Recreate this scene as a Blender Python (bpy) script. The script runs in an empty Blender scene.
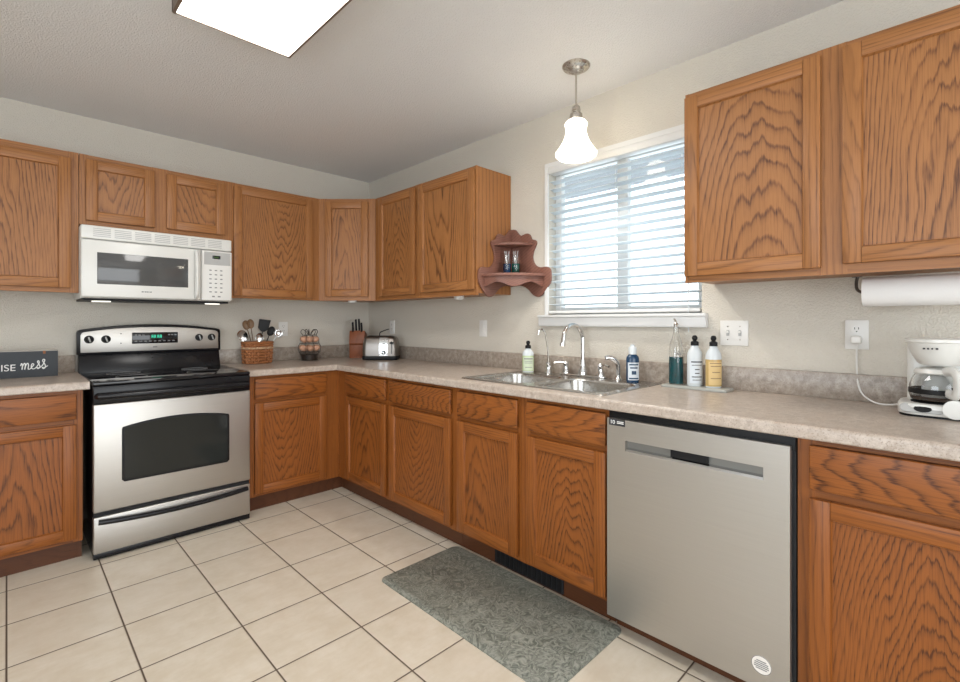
import bpy, bmesh, math, random
from mathutils import Vector, Matrix
random.seed(7)
PI = math.pi
SC = bpy.context.scene
COL = SC.collection

# ------------------------------------------------------------------ camera, world, light, exposure
cam_d = bpy.data.cameras.new('camera')
cam = bpy.data.objects.new('camera', cam_d); COL.objects.link(cam)
cam_d.sensor_width = 36.0; cam_d.lens = 17.935
cam_d.shift_x = 0.00215; cam_d.shift_y = -0.02015
cam_d.clip_start = 0.02; cam_d.clip_end = 100
cam.location = (-2.3341, -3.8089, 1.2246)
cam.rotation_euler = (PI/2, 0, -0.7777)
SC.camera = cam

world = bpy.data.worlds.new('world'); SC.world = world
world.use_nodes = True
wn = world.node_tree.nodes; wl = world.node_tree.links
bg = wn.get('Background') or wn.new('ShaderNodeBackground')
wo = wn.get('World Output') or wn.new('ShaderNodeOutputWorld')
wl.new(bg.outputs[0], wo.inputs[0])
bg.inputs[0].default_value = (0.82, 0.92, 1.0, 1)
bg.inputs[1].default_value = 2.4

def area(name, loc, rot, sx, sy, power, color):
    l = bpy.data.lights.new(name, 'AREA'); l.shape = 'RECTANGLE'; l.size = sx; l.size_y = sy
    l.energy = power; l.color = color
    o = bpy.data.objects.new(name, l); COL.objects.link(o); o.location = loc; o.rotation_euler = rot
    return o
# added area fills outside unseen, assumed openings in the rear and left walls
area('rear_fill', (-2.6, -6.75, 1.15), (PI/2, 0, 0), 3.0, 2.1, 52, (1.0, 0.99, 0.98))
area('side_fill', (-4.95, -3.6, 1.45), (PI/2, 0, -PI/2), 2.4, 1.5, 40, (0.86, 0.93, 1.0))

SC.view_settings.view_transform = 'Standard'
SC.view_settings.look = 'None'
SC.view_settings.gamma = 1
SC.view_settings.use_curve_mapping = False
SC.view_settings.exposure = 0.16
DIFFUSER = 12.0      # ceiling fixture
SHADE = 1.1         # pendant

# ------------------------------------------------------------------ node helper
class G:
    def __init__(s, name):
        s.mat = bpy.data.materials.new(name); s.mat.use_nodes = True
        s.nt = s.mat.node_tree; s.nt.nodes.clear()
        s.out = s.nt.nodes.new('ShaderNodeOutputMaterial')
    def n(s, typ, ins=None, **attrs):
        nd = s.nt.nodes.new('ShaderNode' + typ)
        for k, v in attrs.items(): setattr(nd, k, v)
        for k, v in (ins or {}).items():
            sock = nd.inputs[k]
            if isinstance(v, bpy.types.NodeSocket): s.nt.links.new(v, sock)
            else: sock.default_value = v
        return nd
    def m(s, op, a, b=None, c=None):
        ins = {0: a}
        if b is not None: ins[1] = b
        if c is not None: ins[2] = c
        return s.n('Math', ins, operation=op).outputs[0]
    def ramp(s, fac, stops, interp='LINEAR'):
        r = s.n('ValToRGB', {0: fac}); r.color_ramp.interpolation = interp
        el = r.color_ramp.elements
        while len(el) < len(stops): el.new(0.5)
        for e, (p, c) in zip(el, stops):
            e.position = p; e.color = (c[0], c[1], c[2], 1) if not isinstance(c, (int, float)) else (c, c, c, 1)
        return r.outputs[0]
    def mix(s, f, a, b, blend='MIX'):
        nd = s.nt.nodes.new('ShaderNodeMix'); nd.data_type = 'RGBA'; nd.blend_type = blend
        for k, v in ((0, f), (6, a), (7, b)):
            if isinstance(v, bpy.types.NodeSocket): s.nt.links.new(v, nd.inputs[k])
            else: nd.inputs[k].default_value = v if k == 0 else (v[0], v[1], v[2], 1)
        return nd.outputs[2]
    def obj(s): return s.n('TexCoord').outputs['Object']
    def mapped(s, vec, scale=(1, 1, 1), loc=(0, 0, 0)):
        return s.n('Mapping', {'Vector': vec, 'Scale': scale, 'Location': loc}).outputs[0]
    def bump(s, h, strength=0.3, dist=0.002):
        return s.n('Bump', {'Height': h, 'Strength': strength, 'Distance': dist}).outputs[0]
    def pbr(s, **ins):
        p = s.n('BsdfPrincipled')
        for k, v in ins.items():
            k = {'color': 'Base Color', 'rough': 'Roughness', 'metal': 'Metallic', 'normal': 'Normal', 'spec': 'Specular IOR Level',
                 'trans': 'Transmission Weight', 'ior': 'IOR', 'coat': 'Coat Weight', 'emit': 'Emission Color', 'estr': 'Emission Strength',
                 'sss': 'Subsurface Weight', 'alpha': 'Alpha', 'aniso': 'Anisotropic', 'coatr': 'Coat Roughness'}[k]
            if isinstance(v, bpy.types.NodeSocket): s.nt.links.new(v, p.inputs[k])
            elif isinstance(v, (tuple, list)): p.inputs[k].default_value = (v[0], v[1], v[2], 1)
            else: p.inputs[k].default_value = v
        s.nt.links.new(p.outputs[0], s.out.inputs[0])
        return s.mat

def simple(name, color, rough=0.5, metal=0.0, var=0.06, scale=30, **kw):
    g = G(name)
    nz = g.n('TexNoise', {'Vector': g.obj(), 'Scale': scale, 'Detail': 3.0}).outputs[0]
    c2 = tuple(max(0, c*(1-var)) for c in color)
    col = g.mix(nz, c2, color)
    return g.pbr(color=col, rough=rough, metal=metal, **kw)

def oak(name, horiz, light=(0.50, 0.225, 0.082), dark=(0.195, 0.066, 0.02), flat=1.0, straight=False):
    """plain-sawn oak: growth rings around a slightly tilted heart line cut by the board's plane, plus pores"""
    g = G(name)
    o = g.obj(); rnd = g.n('ObjectInfo').outputs['Random']
    sx = g.n('SeparateXYZ', {0: o})
    X, Y, Z = sx.outputs
    if horiz: X, Z = Z, X
    X = g.m('ADD', X, g.m('MULTIPLY', Y, 0.6))
    off = g.m('MULTIPLY', rnd, 37.0)
    def vec(a, b, c): return g.n('CombineXYZ', {0: g.m('ADD', g.m('MULTIPLY', X, a), off), 1: g.m('MULTIPLY', Y, b), 2: g.m('ADD', g.m('MULTIPLY', Z, c), off)}).outputs[0]
    w = g.m('SUBTRACT', g.n('TexNoise', {'Vector': vec(4.5, 4.5, 0.9), 'Scale': 1.0, 'Detail': 3.0, 'Roughness': 0.55}).outputs[0], 0.5)
    w2 = g.m('SUBTRACT', g.n('TexNoise', {'Vector': vec(75, 75, 4.5), 'Scale': 1.0, 'Detail': 4.0, 'Roughness': 0.65}).outputs[0], 0.5)
    r2 = g.m('FRACT', g.m('MULTIPLY', rnd, 7.31)); r3 = g.m('FRACT', g.m('MULTIPLY', rnd, 13.7))
    xc = g.m('ADD', X, g.m('MULTIPLY', g.m('SUBTRACT', rnd, 0.5), 0.16))
    if straight: xc = g.m('ADD', xc, 0.34)
    slope = 0.06 if straight else g.m('MULTIPLY', g.m('SUBTRACT', r3, 0.5), 0.50)
    if not straight: slope = g.m('ADD', slope, g.m('MULTIPLY', g.m('SIGN', slope), 0.07))
    D = g.m('ADD', g.m('ADD', g.m('MULTIPLY', Z, slope), 0.15), g.m('MULTIPLY', w, 0.15))
    r = g.m('SQRT', g.m('ADD', g.m('MULTIPLY', xc, xc), g.m('MULTIPLY', D, D)))
    r = g.m('ADD', r, g.m('MULTIPLY', w2, 0.013))
    fr = g.m('ADD', g.m('MULTIPLY', r2, 55.0), 45.0)
    t = g.m('FRACT', g.m('MULTIPLY', r, fr))
    ring = g.ramp(t, [(0.0, 0.5), (0.07, 0.02), (0.50, 0.06), (0.74, 0.34), (0.90, 1.0), (1.0, 0.5)])
    pore = g.n('TexNoise', {'Vector': vec(380, 380, 9), 'Scale': 1.0, 'Detail': 2.0}).outputs[0]
    pm = g.ramp(pore, [(0.50, 0.0), (0.64, 1.0)])
    am = g.ramp(g.n('TexNoise', {'Vector': vec(11, 11, 2.2), 'Scale': 1.0, 'Detail': 2.0}).outputs[0], [(0.34, 0.45), (0.60, 1.0)])
    ring = g.m('MULTIPLY', ring, am)
    f = g.m('ADD', g.m('MULTIPLY', ring, 0.84), g.m('MULTIPLY', pm, g.m('ADD', g.m('MULTIPLY', ring, 0.35), 0.30)))
    k_ = flat*(0.62 if straight else 1.0)
    if k_ != 1.0: f = g.m('MULTIPLY', f, k_)
    big = g.n('TexNoise', {'Vector': vec(14, 14, 1.0), 'Scale': 1.0, 'Detail': 2.0}).outputs[0]
    col = g.mix(f, light, dark)
    col = g.mix(g.ramp(big, [(0.3, 0.0), (0.72, 0.30)]), col, tuple(c*0.62 for c in light))
    hv = g.m('SUBTRACT', 1.0, f)
    return g.pbr(color=col, rough=0.42, spec=0.35, normal=g.bump(hv, 0.2, 0.001), coat=0.06, coatr=0.3)

M = {}
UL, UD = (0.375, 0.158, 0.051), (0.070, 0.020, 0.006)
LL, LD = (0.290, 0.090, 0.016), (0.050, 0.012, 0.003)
M['oak_v'] = oak('oak_panel_grain', False, UL, UD)
M['oak_fv'] = oak('oak_stile_grain', False, UL, UD, straight=True)
M['oak_fh'] = oak('oak_rail_grain', True, UL, UD, straight=True)
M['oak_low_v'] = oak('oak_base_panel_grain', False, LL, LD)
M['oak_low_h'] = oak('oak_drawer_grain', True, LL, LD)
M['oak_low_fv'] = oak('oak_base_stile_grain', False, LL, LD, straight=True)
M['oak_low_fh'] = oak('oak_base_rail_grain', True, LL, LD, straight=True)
M['toe'] = oak('toe_kick_shaded_wood', True, (0.105, 0.036, 0.014), (0.05, 0.016, 0.006), flat=0.5)  # base oak darkened, so the toe recess shade sits in the colour
M['shelf_wood'] = oak('shelf_wood', True, (0.235, 0.105, 0.075), (0.06, 0.020, 0.016), flat=1.1, straight=True)

def plaster(name, color, bs=0.45):
    g = G(name); o = g.obj()
    a = g.n('TexNoise', {'Vector': o, 'Scale': 140.0, 'Detail': 2.0, 'Roughness': 0.6}).outputs[0]
    b = g.n('TexNoise', {'Vector': o, 'Scale': 300.0, 'Detail': 2.0}).outputs[0]
    h = g.m('ADD', g.ramp(a, [(0.42, 0.0), (0.60, 1.0)]), g.m('MULTIPLY', b, 0.4))
    return g.pbr(color=color, rough=0.46, normal=g.bump(h, bs, 0.004))
M['wall'] = plaster('wall_plaster', (0.64, 0.597, 0.522))
M['ceiling'] = plaster('ceiling_plaster', (0.82, 0.815, 0.81), 0.55)

def tile_floor():
    g = G('floor_tile'); o = g.obj(); s = g.n('SeparateXYZ', {0: o})
    S = 0.3382
    ax = g.m('DIVIDE', g.m('SUBTRACT', s.outputs[0], -2.3354 - S*20), S)
    ay = g.m('DIVIDE', g.m('SUBTRACT', s.outputs[1], -1.4369 - S*20), S)
    def edge(a):
        f = g.m('FRACT', a); return g.m('MINIMUM', f, g.m('SUBTRACT', 1.0, f))
    e = g.m('MINIMUM', edge(ax), edge(ay))
    grout = g.ramp(e, [(0.006, 1.0), (0.011, 0.0)])
    cell = g.n('CombineXYZ', {0: g.m('FLOOR', ax), 1: g.m('FLOOR', ay), 2: 0.0}).outputs[0]
    wnz = g.n('TexWhiteNoise', {'Vector': cell}).outputs[0]
    n1 = g.n('TexNoise', {'Vector': o, 'Scale': 9.0, 'Detail': 5.0, 'Roughness': 0.65}).outputs[0]
    n2 = g.n('TexNoise', {'Vector': g.mapped(o, (14, 55, 1)), 'Scale': 1.0, 'Detail': 4.0}).outputs[0]
    c = g.mix(g.ramp(n1, [(0.35, 0.0), (0.65, 1.0)]), (0.60, 0.52, 0.41), (0.68, 0.61, 0.51))
    c = g.mix(g.ramp(n2, [(0.45, 0.0), (0.72, 0.35)]), c, (0.58, 0.485, 0.36))
    c = g.mix(g.m('MULTIPLY', wnz, 0.25), c, (0.60, 0.53, 0.44))
    c = g.mix(grout, c, (0.085, 0.055, 0.035))
    rough = g.m('ADD', 0.34, g.m('MULTIPLY', grout, 0.5))
    h = g.ramp(e, [(0.004, 0.0), (0.018, 1.0)])
    return g.pbr(color=c, rough=rough, normal=g.bump(h, 0.5, 0.003))
M['floor'] = tile_floor()

def laminate(name, a, b, c, sc=1.0):
    g = G(name); o = g.obj()
    n1 = g.n('TexNoise', {'Vector': o, 'Scale': 42.0*sc, 'Detail': 6.0, 'Roughness': 0.7}).outputs[0]
    n2 = g.n('TexNoise', {'Vector': o, 'Scale': 13.0*sc, 'Detail': 4.0, 'Roughness': 0.6}).outputs[0]
    n3 = g.n('TexNoise', {'Vector': o, 'Scale': 210.0*sc, 'Detail': 2.0}).outputs[0]
    col = g.mix(g.ramp(n1, [(0.38, 0.0), (0.62, 1.0)]), a, b)
    col = g.mix(g.ramp(n2, [(0.45, 0.0), (0.65, 0.7)]), col, c)
    col = g.mix(g.ramp(n3, [(0.56, 0.0), (0.68, 0.55)]), col, (0.20, 0.14, 0.11))
    return g.pbr(color=col, rough=0.32, spec=0.5)
M['counter'] = laminate('counter_laminate', (0.385, 0.315, 0.26), (0.555, 0.48, 0.415), (0.465, 0.38, 0.315))
M['splash'] = laminate('backsplash_laminate', (0.24, 0.195, 0.16), (0.44, 0.38, 0.32), (0.34, 0.285, 0.235), 0.8)

def brushed(name, color, rough=0.32, sc=(3, 3, 260), metal=1.0):
    g = G(name); o = g.obj()
    n = g.n('TexNoise', {'Vector': g.mapped(o, sc), 'Scale': 1.0, 'Detail': 3.0}).outputs[0]
    col = g.mix(n, tuple(c*0.93 for c in color), tuple(min(1, c*1.05) for c in color))
    r = g.m('ADD', rough-0.05, g.m('MULTIPLY', n, 0.1))
    return g.pbr(color=col, rough=r, metal=metal, normal=g.bump(n, 0.05, 0.0005))
M['steel'] = brushed('brushed_steel', (0.52, 0.50, 0.47), 0.42)
M['sinksteel'] = brushed('sink_steel', (0.50, 0.485, 0.46), 0.26, (40, 40, 40))
M['chrome'] = brushed('polished_chrome', (0.70, 0.70, 0.70), 0.10, (5, 5, 5))
M['nickel'] = brushed('brushed_nickel', (0.52, 0.48, 0.43), 0.28, (50, 50, 10))
M['toaster'] = brushed('toaster_steel', (0.27, 0.245, 0.225), 0.36, (2, 2, 200))
M['black'] = simple('black_enamel', (0.008, 0.008, 0.010), 0.25, spec=0.3)
M['black_glass'] = simple('black_glass', (0.006, 0.006, 0.008), 0.07)
M['black_plastic'] = simple('black_plastic', (0.009, 0.009, 0.010), 0.5, spec=0.25)
M['dark_gap'] = simple('black_rubber', (0.008, 0.008, 0.010), 0.7)
M['white_plastic'] = simple('white_plastic', (0.78, 0.77, 0.74), 0.35, var=0.02)
M['white_app'] = simple('white_appliance_enamel', (0.74, 0.735, 0.70), 0.28, var=0.02)
M['grey_plastic'] = simple('grey_plastic', (0.45, 0.45, 0.44), 0.4)
M['white_trim'] = simple('white_trim_paint', (0.74, 0.74, 0.73), 0.4, var=0.02)
M['pocket'] = simple('pocket_shade_steel', (0.24, 0.24, 0.23), 0.4, 0.6)  # steel darkened to carry the shade inside the handle pocket
M['frame_bronze'] = simple('bronze_frame', (0.20, 0.15, 0.115), 0.4, 0.4)
M['ink'] = simple('dark_ink', (0.03, 0.03, 0.035), 0.6)
M['greyink'] = simple('grey_ink', (0.22, 0.22, 0.22), 0.6)
M['white_ink'] = simple('white_paint_lettering', (0.85, 0.85, 0.83), 0.7, var=0.02)
M['mw_glass'] = simple('microwave_window_glass', (0.085, 0.085, 0.085), 0.09)
M['oven_glass'] = simple('oven_window_glass', (0.016, 0.018, 0.017), 0.06, spec=0.4)
M['slate'] = simple('charcoal_paint', (0.055, 0.062, 0.070), 0.75)
M['slate_edge'] = simple('pale_sign_edge', (0.45, 0.42, 0.38), 0.7)
M['paper'] = simple('paper_towel', (0.80, 0.79, 0.78), 0.9, var=0.04, scale=200)
M['basket'] = simple('brown_wicker', (0.42, 0.155, 0.05), 0.6, var=0.5, scale=45)
M['basket_light'] = simple('pale_wicker', (0.62, 0.40, 0.24), 0.6, var=0.35, scale=60)
M['egg'] = simple('brown_egg_shell', (0.62, 0.34, 0.22), 0.5, var=0.2, scale=40)
M['wire'] = simple('dark_wire', (0.09, 0.075, 0.065), 0.35, 0.8)
M['block_wood'] = oak('knife_block_wood', False, (0.27, 0.085, 0.035), (0.13, 0.036, 0.014), flat=0.5)
M['spoon_wood'] = oak('spoon_wood', False, (0.20, 0.115, 0.06), (0.10, 0.055, 0.03), flat=0.5)
M['green_soap'] = simple('pale_green_soap', (0.55, 0.66, 0.38), 0.25, var=0.05)
M['yellow_soap'] = simple('amber_soap', (0.60, 0.42, 0.17), 0.2, var=0.08)
M['navy'] = simple('navy_bottle_plastic', (0.015, 0.05, 0.11), 0.2)
M['teal'] = simple('teal_liquid', (0.0, 0.11, 0.13), 0.15)
M['teal_green'] = simple('green_liquid', (0.0, 0.10, 0.075), 0.15)
M['blue_liquid'] = simple('blue_liquid', (0.004, 0.03, 0.10), 0.15)
M['label'] = simple('pale_paper_label', (0.70, 0.75, 0.80), 0.6, var=0.03)
M['label_green'] = simple('pale_green_label', (0.62, 0.70, 0.52), 0.6, var=0.03)
M['label_yellow'] = simple('golden_label', (0.72, 0.52, 0.24), 0.6, var=0.05)
M['clear_white'] = simple('frosted_plastic', (0.66, 0.70, 0.72), 0.25, var=0.03)
M['sticker_white'] = simple('white_sticker', (0.80, 0.76, 0.72), 0.5, var=0.02)
M['tray'] = simple('grey_tray', (0.42, 0.43, 0.40), 0.3)
M['coffee'] = simple('coffee_dregs', (0.05, 0.022, 0.012), 0.2)
M['roof'] = simple('eave_paint', (0.30, 0.31, 0.33), 0.8)
g = G('blind_slat'); d = g.n('BsdfDiffuse', {'Color': (0.80, 0.84, 0.86, 1)}); tr = g.n('BsdfTranslucent', {'Color': (0.72, 0.80, 0.86, 1)})
mx = g.n('MixShader', {0: 0.3, 1: d.outputs[0], 2: tr.outputs[0]}); g.nt.links.new(mx.outputs[0], g.out.inputs[0]); M['slat'] = g.mat

def glass(name, color=(1, 1, 1), rough=0.0):
    g = G(name); return g.pbr(color=color, rough=rough, trans=1.0, ior=1.45)
M['glass'] = glass('clear_glass', (0.97, 0.98, 0.98))
def thin_glass():
    g = G('window_glass')
    t = g.n('BsdfTransparent', {0: (0.96, 0.98, 0.98, 1)}); s = g.n('BsdfGlossy', {0: (1, 1, 1, 1), 1: 0.02})
    mx = g.n('MixShader', {0: 0.05, 1: t.outputs[0], 2: s.outputs[0]}); g.nt.links.new(mx.outputs[0], g.out.inputs[0]); return g.mat
M['pane'] = thin_glass()
def emis(name, color, strength):
    g = G(name); e = g.n('Emission', {0: (*color, 1), 1: strength}); g.nt.links.new(e.outputs[0], g.out.inputs[0]); return g.mat
M['diffuser'] = emis('lit_diffuser', (1.0, 0.975, 0.94), DIFFUSER)
g = G('lit_opal_glass'); e_ = g.n('Emission', {0: (1.0, 0.95, 0.86, 1), 1: SHADE}); t_ = g.n('BsdfTranslucent', {0: (0.9, 0.87, 0.8, 1)}); a_ = g.n('AddShader', {0: e_.outputs[0], 1: t_.outputs[0]})
g.nt.links.new(a_.outputs[0], g.out.inputs[0]); M['shade'] = g.mat
M['puck'] = emis('lit_puck_lens', (1.0, 0.95, 0.85), 1.5)
M['green_led'] = emis('green_display', (0.10, 0.9, 0.55), 0.9)
M['dim_led'] = emis('dim_display', (0.25, 0.45, 0.15), 0.25)

def mat_rug():
    g = G('embossed_mat'); o = g.obj()
    w = g.n('TexNoise', {'Vector': o, 'Scale': 11.0, 'Detail': 2.0})
    v = g.n('VectorMath', {0: o, 1: g.n('VectorMath', {0: w.outputs['Color'], 'Scale': 0.16}, operation='SCALE').outputs[0]}, operation='ADD').outputs[0]
    wv = g.n('TexNoise', {'Vector': g.mapped(v, (34, 34, 34)), 'Scale': 1.0, 'Detail': 3.0, 'Distortion': 2.2}).outputs[0]
    h = g.ramp(wv, [(0.36, 0.0), (0.5, 0.5), (0.64, 1.0)])
    c = g.mix(h, (0.105, 0.115, 0.095), (0.30, 0.305, 0.262))
    return g.pbr(color=c, rough=0.42, normal=g.bump(h, 0.5, 0.003))
M['mat'] = mat_rug()

# ------------------------------------------------------------------ mesh builder
class MB:
    def __init__(s): s.bm = bmesh.new()
    def _merge(s, tmp, m, mtx=None):
        for f in tmp.faces: f.material_index = m
        if mtx is not None: tmp.transform(mtx)
        me = bpy.data.meshes.new('tmp'); tmp.to_mesh(me); tmp.free()
        s.bm.from_mesh(me); bpy.data.meshes.remove(me)
        return s
    def box(s, x0, x1, y0, y1, z0, z1, m=0, bev=0.0, seg=2, mtx=None):
        t = bmesh.new(); bmesh.ops.create_cube(t, size=1.0)
        for v in t.verts:
            v.co = Vector(((x0+x1)/2 + v.co.x*(x1-x0), (y0+y1)/2 + v.co.y*(y1-y0), (z0+z1)/2 + v.co.z*(z1-z0)))
        if bev > 0: bmesh.ops.bevel(t, geom=t.edges[:], offset=bev, segments=seg, affect='EDGES', profile=0.5)
        return s._merge(t, m, mtx)
    def loft(s, loops, m=0, closed=True, cap0=True, cap1=True, mtx=None):
        t = bmesh.new(); vs = [[t.verts.new(p) for p in L] for L in loops]
        n = len(loops[0])
        for a, b in zip(vs, vs[1:]):
            for i in range(n if closed else n-1):
                j = (i+1) % n
                try: t.faces.new((a[i], a[j], b[j], b[i]))
                except ValueError: pass
        if cap0: t.faces.new(vs[0][::-1])
        if cap1: t.faces.new(vs[-1])
        bmesh.ops.remove_doubles(t, verts=t.verts[:], dist=1e-6)
        bmesh.ops.recalc_face_normals(t, faces=t.faces[:])
        return s._merge(t, m, mtx)
    def lathe(s, prof, c=(0, 0, 0), seg=32, m=0, mtx=None, sx=1.0, sy=1.0, cap0=True, cap1=True):
        loops = [[(c[0]+sx*r*math.cos(2*PI*k/seg), c[1]+sy*r*math.sin(2*PI*k/seg), c[2]+z) for k in range(seg)] for r, z in [(max(r, 1e-4), z) for r, z in prof]]
        return s.loft(loops, m, True, cap0, cap1, mtx)
    def tube(s, pts, r, seg=10, m=0, closed=False, flat=1.0, mtx=None):
        P = [Vector(p) for p in pts]; n = len(P)
        if isinstance(r, (list, tuple)):
            rr = []
            for i in range(n):
                q_ = i*(len(r)-1)/max(1, n-1); k = min(int(q_), len(r)-2); rr.append(r[k]+(r[k+1]-r[k])*(q_-k))
        else: rr = [r]*n
        loops = []; prev = None
        for i in range(n):
            if closed: d = P[(i+1) % n]-P[i-1]
            else: d = P[min(i+1, n-1)]-P[max(i-1, 0)]
            d.normalize()
            if prev is None:
                up = Vector((0, 0, 1)) if abs(d.z) < 0.9 else Vector((1, 0, 0))
                a = d.cross(up).normalized()
            else:
                a = (prev - d*prev.dot(d)).normalized()
            prev = a; b = d.cross(a)
            loops.append([tuple(P[i]+a*rr[i]*math.cos(2*PI*k/seg)+b*rr[i]*flat*math.sin(2*PI*k/seg)) for k in range(seg)])
        if closed: loops.append(loops[0]); return s.loft(loops, m, True, False, False, mtx)
        return s.loft(loops, m, True, True, True, mtx)
    def prism(s, poly, fn, e, m=0, bev=0.0, mtx=None):
        """poly: 2D outline; fn maps (a,b) to 3D; e: extrusion vector"""
        t = bmesh.new(); vs = [t.verts.new(fn(a, b)) for a, b in poly]
        f = t.faces.new(vs)
        r = bmesh.ops.extrude_face_region(t, geom=[f])
        for v in r['geom']:
            if isinstance(v, bmesh.types.BMVert): v.co += Vector(e)
        bmesh.ops.recalc_face_normals(t, faces=t.faces[:])
        if bev > 0:
            ed = [x for x in t.edges if len(x.link_faces) == 2 and x.calc_face_angle(0) > 0.9]
            bmesh.ops.bevel(t, geom=ed, offset=bev, segments=2, affect='EDGES', profile=0.5)
        return s._merge(t, m, mtx)
    def ellipsoid(s, c, r, m=0, seg=20, mtx=None):
        t = bmesh.new(); bmesh.ops.create_uvsphere(t, u_segments=seg, v_segments=max(8, seg//2), radius=1.0)
        for v in t.verts: v.co = Vector((c[0]+v.co.x*r[0], c[1]+v.co.y*r[1], c[2]+v.co.z*r[2]))
        return s._merge(t, m, mtx)
    def mesh(s, me, m=0, mtx=None):
        t = bmesh.new(); t.from_mesh(me); return s._merge(t, m, mtx)
    def build(s, name, mats, parent=None, loc=(0, 0, 0), rot=(0, 0, 0), smooth=True, ang=35):
        me = bpy.data.meshes.new(name); s.bm.to_mesh(me); s.bm.free()
        for x in (mats if isinstance(mats, (list, tuple)) else [mats]): me.materials.append(M[x])
        if smooth:
            for p in me.polygons: p.use_smooth = True
            me.set_sharp_from_angle(angle=math.radians(ang))
        o = bpy.data.objects.new(name, me); COL.objects.link(o)
        o.location = loc; o.rotation_euler = rot
        if parent: o.parent = parent
        return o

def tag(o, label, cat, group=None):
    o['label'] = label; o['category'] = cat
    if group: o['group'] = group
    return o
def thing(name, label, cat, loc=(0, 0, 0), rz=0.0, group=None):
    o = bpy.data.objects.new(name, None); COL.objects.link(o); o.location = loc; o.rotation_euler = (0, 0, rz)
    o.empty_display_size = 0.05
    return tag(o, label, cat, group)
def struct(o): o['kind'] = 'structure'; return o
def rrect(x0, x1, y0, y1, r, n=6):
    out = []
    for cx, cy, a in ((x1-r, y1-r, 0), (x0+r, y1-r, 90), (x0+r, y0+r, 180), (x1-r, y0+r, 270)):
        for k in range(n+1):
            t = math.radians(a+90*k/n); out.append((cx+r*math.cos(t), cy+r*math.sin(t)))
    return out
def smooth_path(pts, n=6):
    P = [Vector(p) for p in pts]; out = []
    for i in range(len(P)-1):
        p0, p1, p2, p3 = P[max(i-1, 0)], P[i], P[i+1], P[min(i+2, len(P)-1)]
        for k in range(n):
            t = k/n; t2 = t*t; t3 = t2*t
            out.append(0.5*((2*p1)+(-p0+p2)*t+(2*p0-5*p1+4*p2-p3)*t2+(-p0+3*p1-3*p2+p3)*t3))
    out.append(P[-1]); return out
def text_mesh(body, size, extrude=0.0004):
    c = bpy.data.curves.new('t', 'FONT'); c.body = body; c.size = size; c.extrude = extrude
    o = bpy.data.objects.new('t', c); COL.objects.link(o)
    bpy.context.view_layer.update()
    me = bpy.data.meshes.new_from_object(o.evaluated_get(bpy.context.evaluated_depsgraph_get()))
    bpy.data.objects.remove(o); bpy.data.curves.remove(c); return me
STAND = Matrix.Rotation(PI/2, 4, 'X')       # text lying in xy -> standing, facing -y

# ------------------------------------------------------------------ room
H = 2.4913; WX = 0.02; LX = -4.8; RY = -6.6; T = 0.14
WY0, WY1, WZ0, WZ1 = -2.935, -2.03, 1.265, 2.165      # kitchen window opening
struct(MB().box(LX-T, WX+T, RY-T, T, -0.1, 0).build('floor', 'floor', smooth=False))
struct(MB().box(LX-T, WX+T, RY-T, T, H, H+0.1).build('ceiling', 'ceiling', smooth=False))
struct(MB().box(LX-T, WX+T, 0, T, 0, H).build('wall_back', 'wall', smooth=False))
b = MB()
b.box(WX, WX+T, RY, WY0, 0, H); b.box(WX, WX+T, WY1, 0, 0, H); b.box(WX, WX+T, WY0, WY1, 0, WZ0); b.box(WX, WX+T, WY0, WY1, WZ1, H)
struct(b.build('wall_right', 'wall', smooth=False))
b = MB()   # left wall with a wide opening added for the side fill light
b.box(LX-T, LX, RY, -4.8, 0, H); b.box(LX-T, LX, -2.4, 0, 0, H); b.box(LX-T, LX, -4.8, -2.4, 0, 0.7); b.box(LX-T, LX, -4.8, -2.4, 2.2, H)
struct(b.build('wall_left', 'wall', smooth=False))
b = MB()   # rear wall with an opening added for the rear fill light
b.box(LX-T, -4.1, RY-T, RY, 0, H); b.box(-1.1, WX+T, RY-T, RY, 0, H); b.box(-4.1, -1.1, RY-T, RY, 2.2, H)
struct(b.build('wall_rear', 'wall', smooth=False))

# window_1: frame, sashes, panes, sill
b = MB(); x0, x1 = 0.095, 0.135
for ya, yb, za, zb in ((WY0, WY0+0.045, WZ0+0.045, WZ1-0.045), (WY1-0.045, WY1, WZ0+0.045, WZ1-0.045), (WY0, WY1, WZ0, WZ0+0.045), (WY0, WY1, WZ1-0.045, WZ1), (-2.515, -2.45, WZ0+0.045, WZ1-0.045)):
    b.box(x0, x1, ya, yb, za, zb, 0, 0.003)
win = struct(b.build('window_1', 'white_trim'))
MB().box(0.112, 0.116, WY0+0.04, -2.51, WZ0+0.04, WZ1-0.04).build('pane', 'pane', win)
MB().box(0.118, 0.122, -2.455, WY1-0.04, WZ0+0.04, WZ1-0.04).build('pane', 'pane', win)
b = MB()
b.prism([(0, 0), (-0.03, 0), (-0.034, 0.012), (-0.034, 0.05), (-0.045, 0.054), (-0.045, 0.068), (0, 0.068)], lambda a, z: (WX+a, -2.965, 1.197+z), (0, 0.985, 0), bev=0.002)
sill = struct(b.build('trim_1', 'white_trim'))
b = MB(); b.box(WX-0.012, WX, WY1-0.005, WY1+0.018, WZ0, WZ1-0.005); b.box(WX-0.012, WX, WY0-0.018, WY1+0.018, WZ1-0.005, WZ1+0.02); 
struct(b.build('trim_2', 'white_trim', smooth=False))
# eave outside
struct(MB().box(WX+T+0.01, 0.85, -4.5, -0.5, 2.20, 2.32).build('roof_eave', 'roof', smooth=False))

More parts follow.
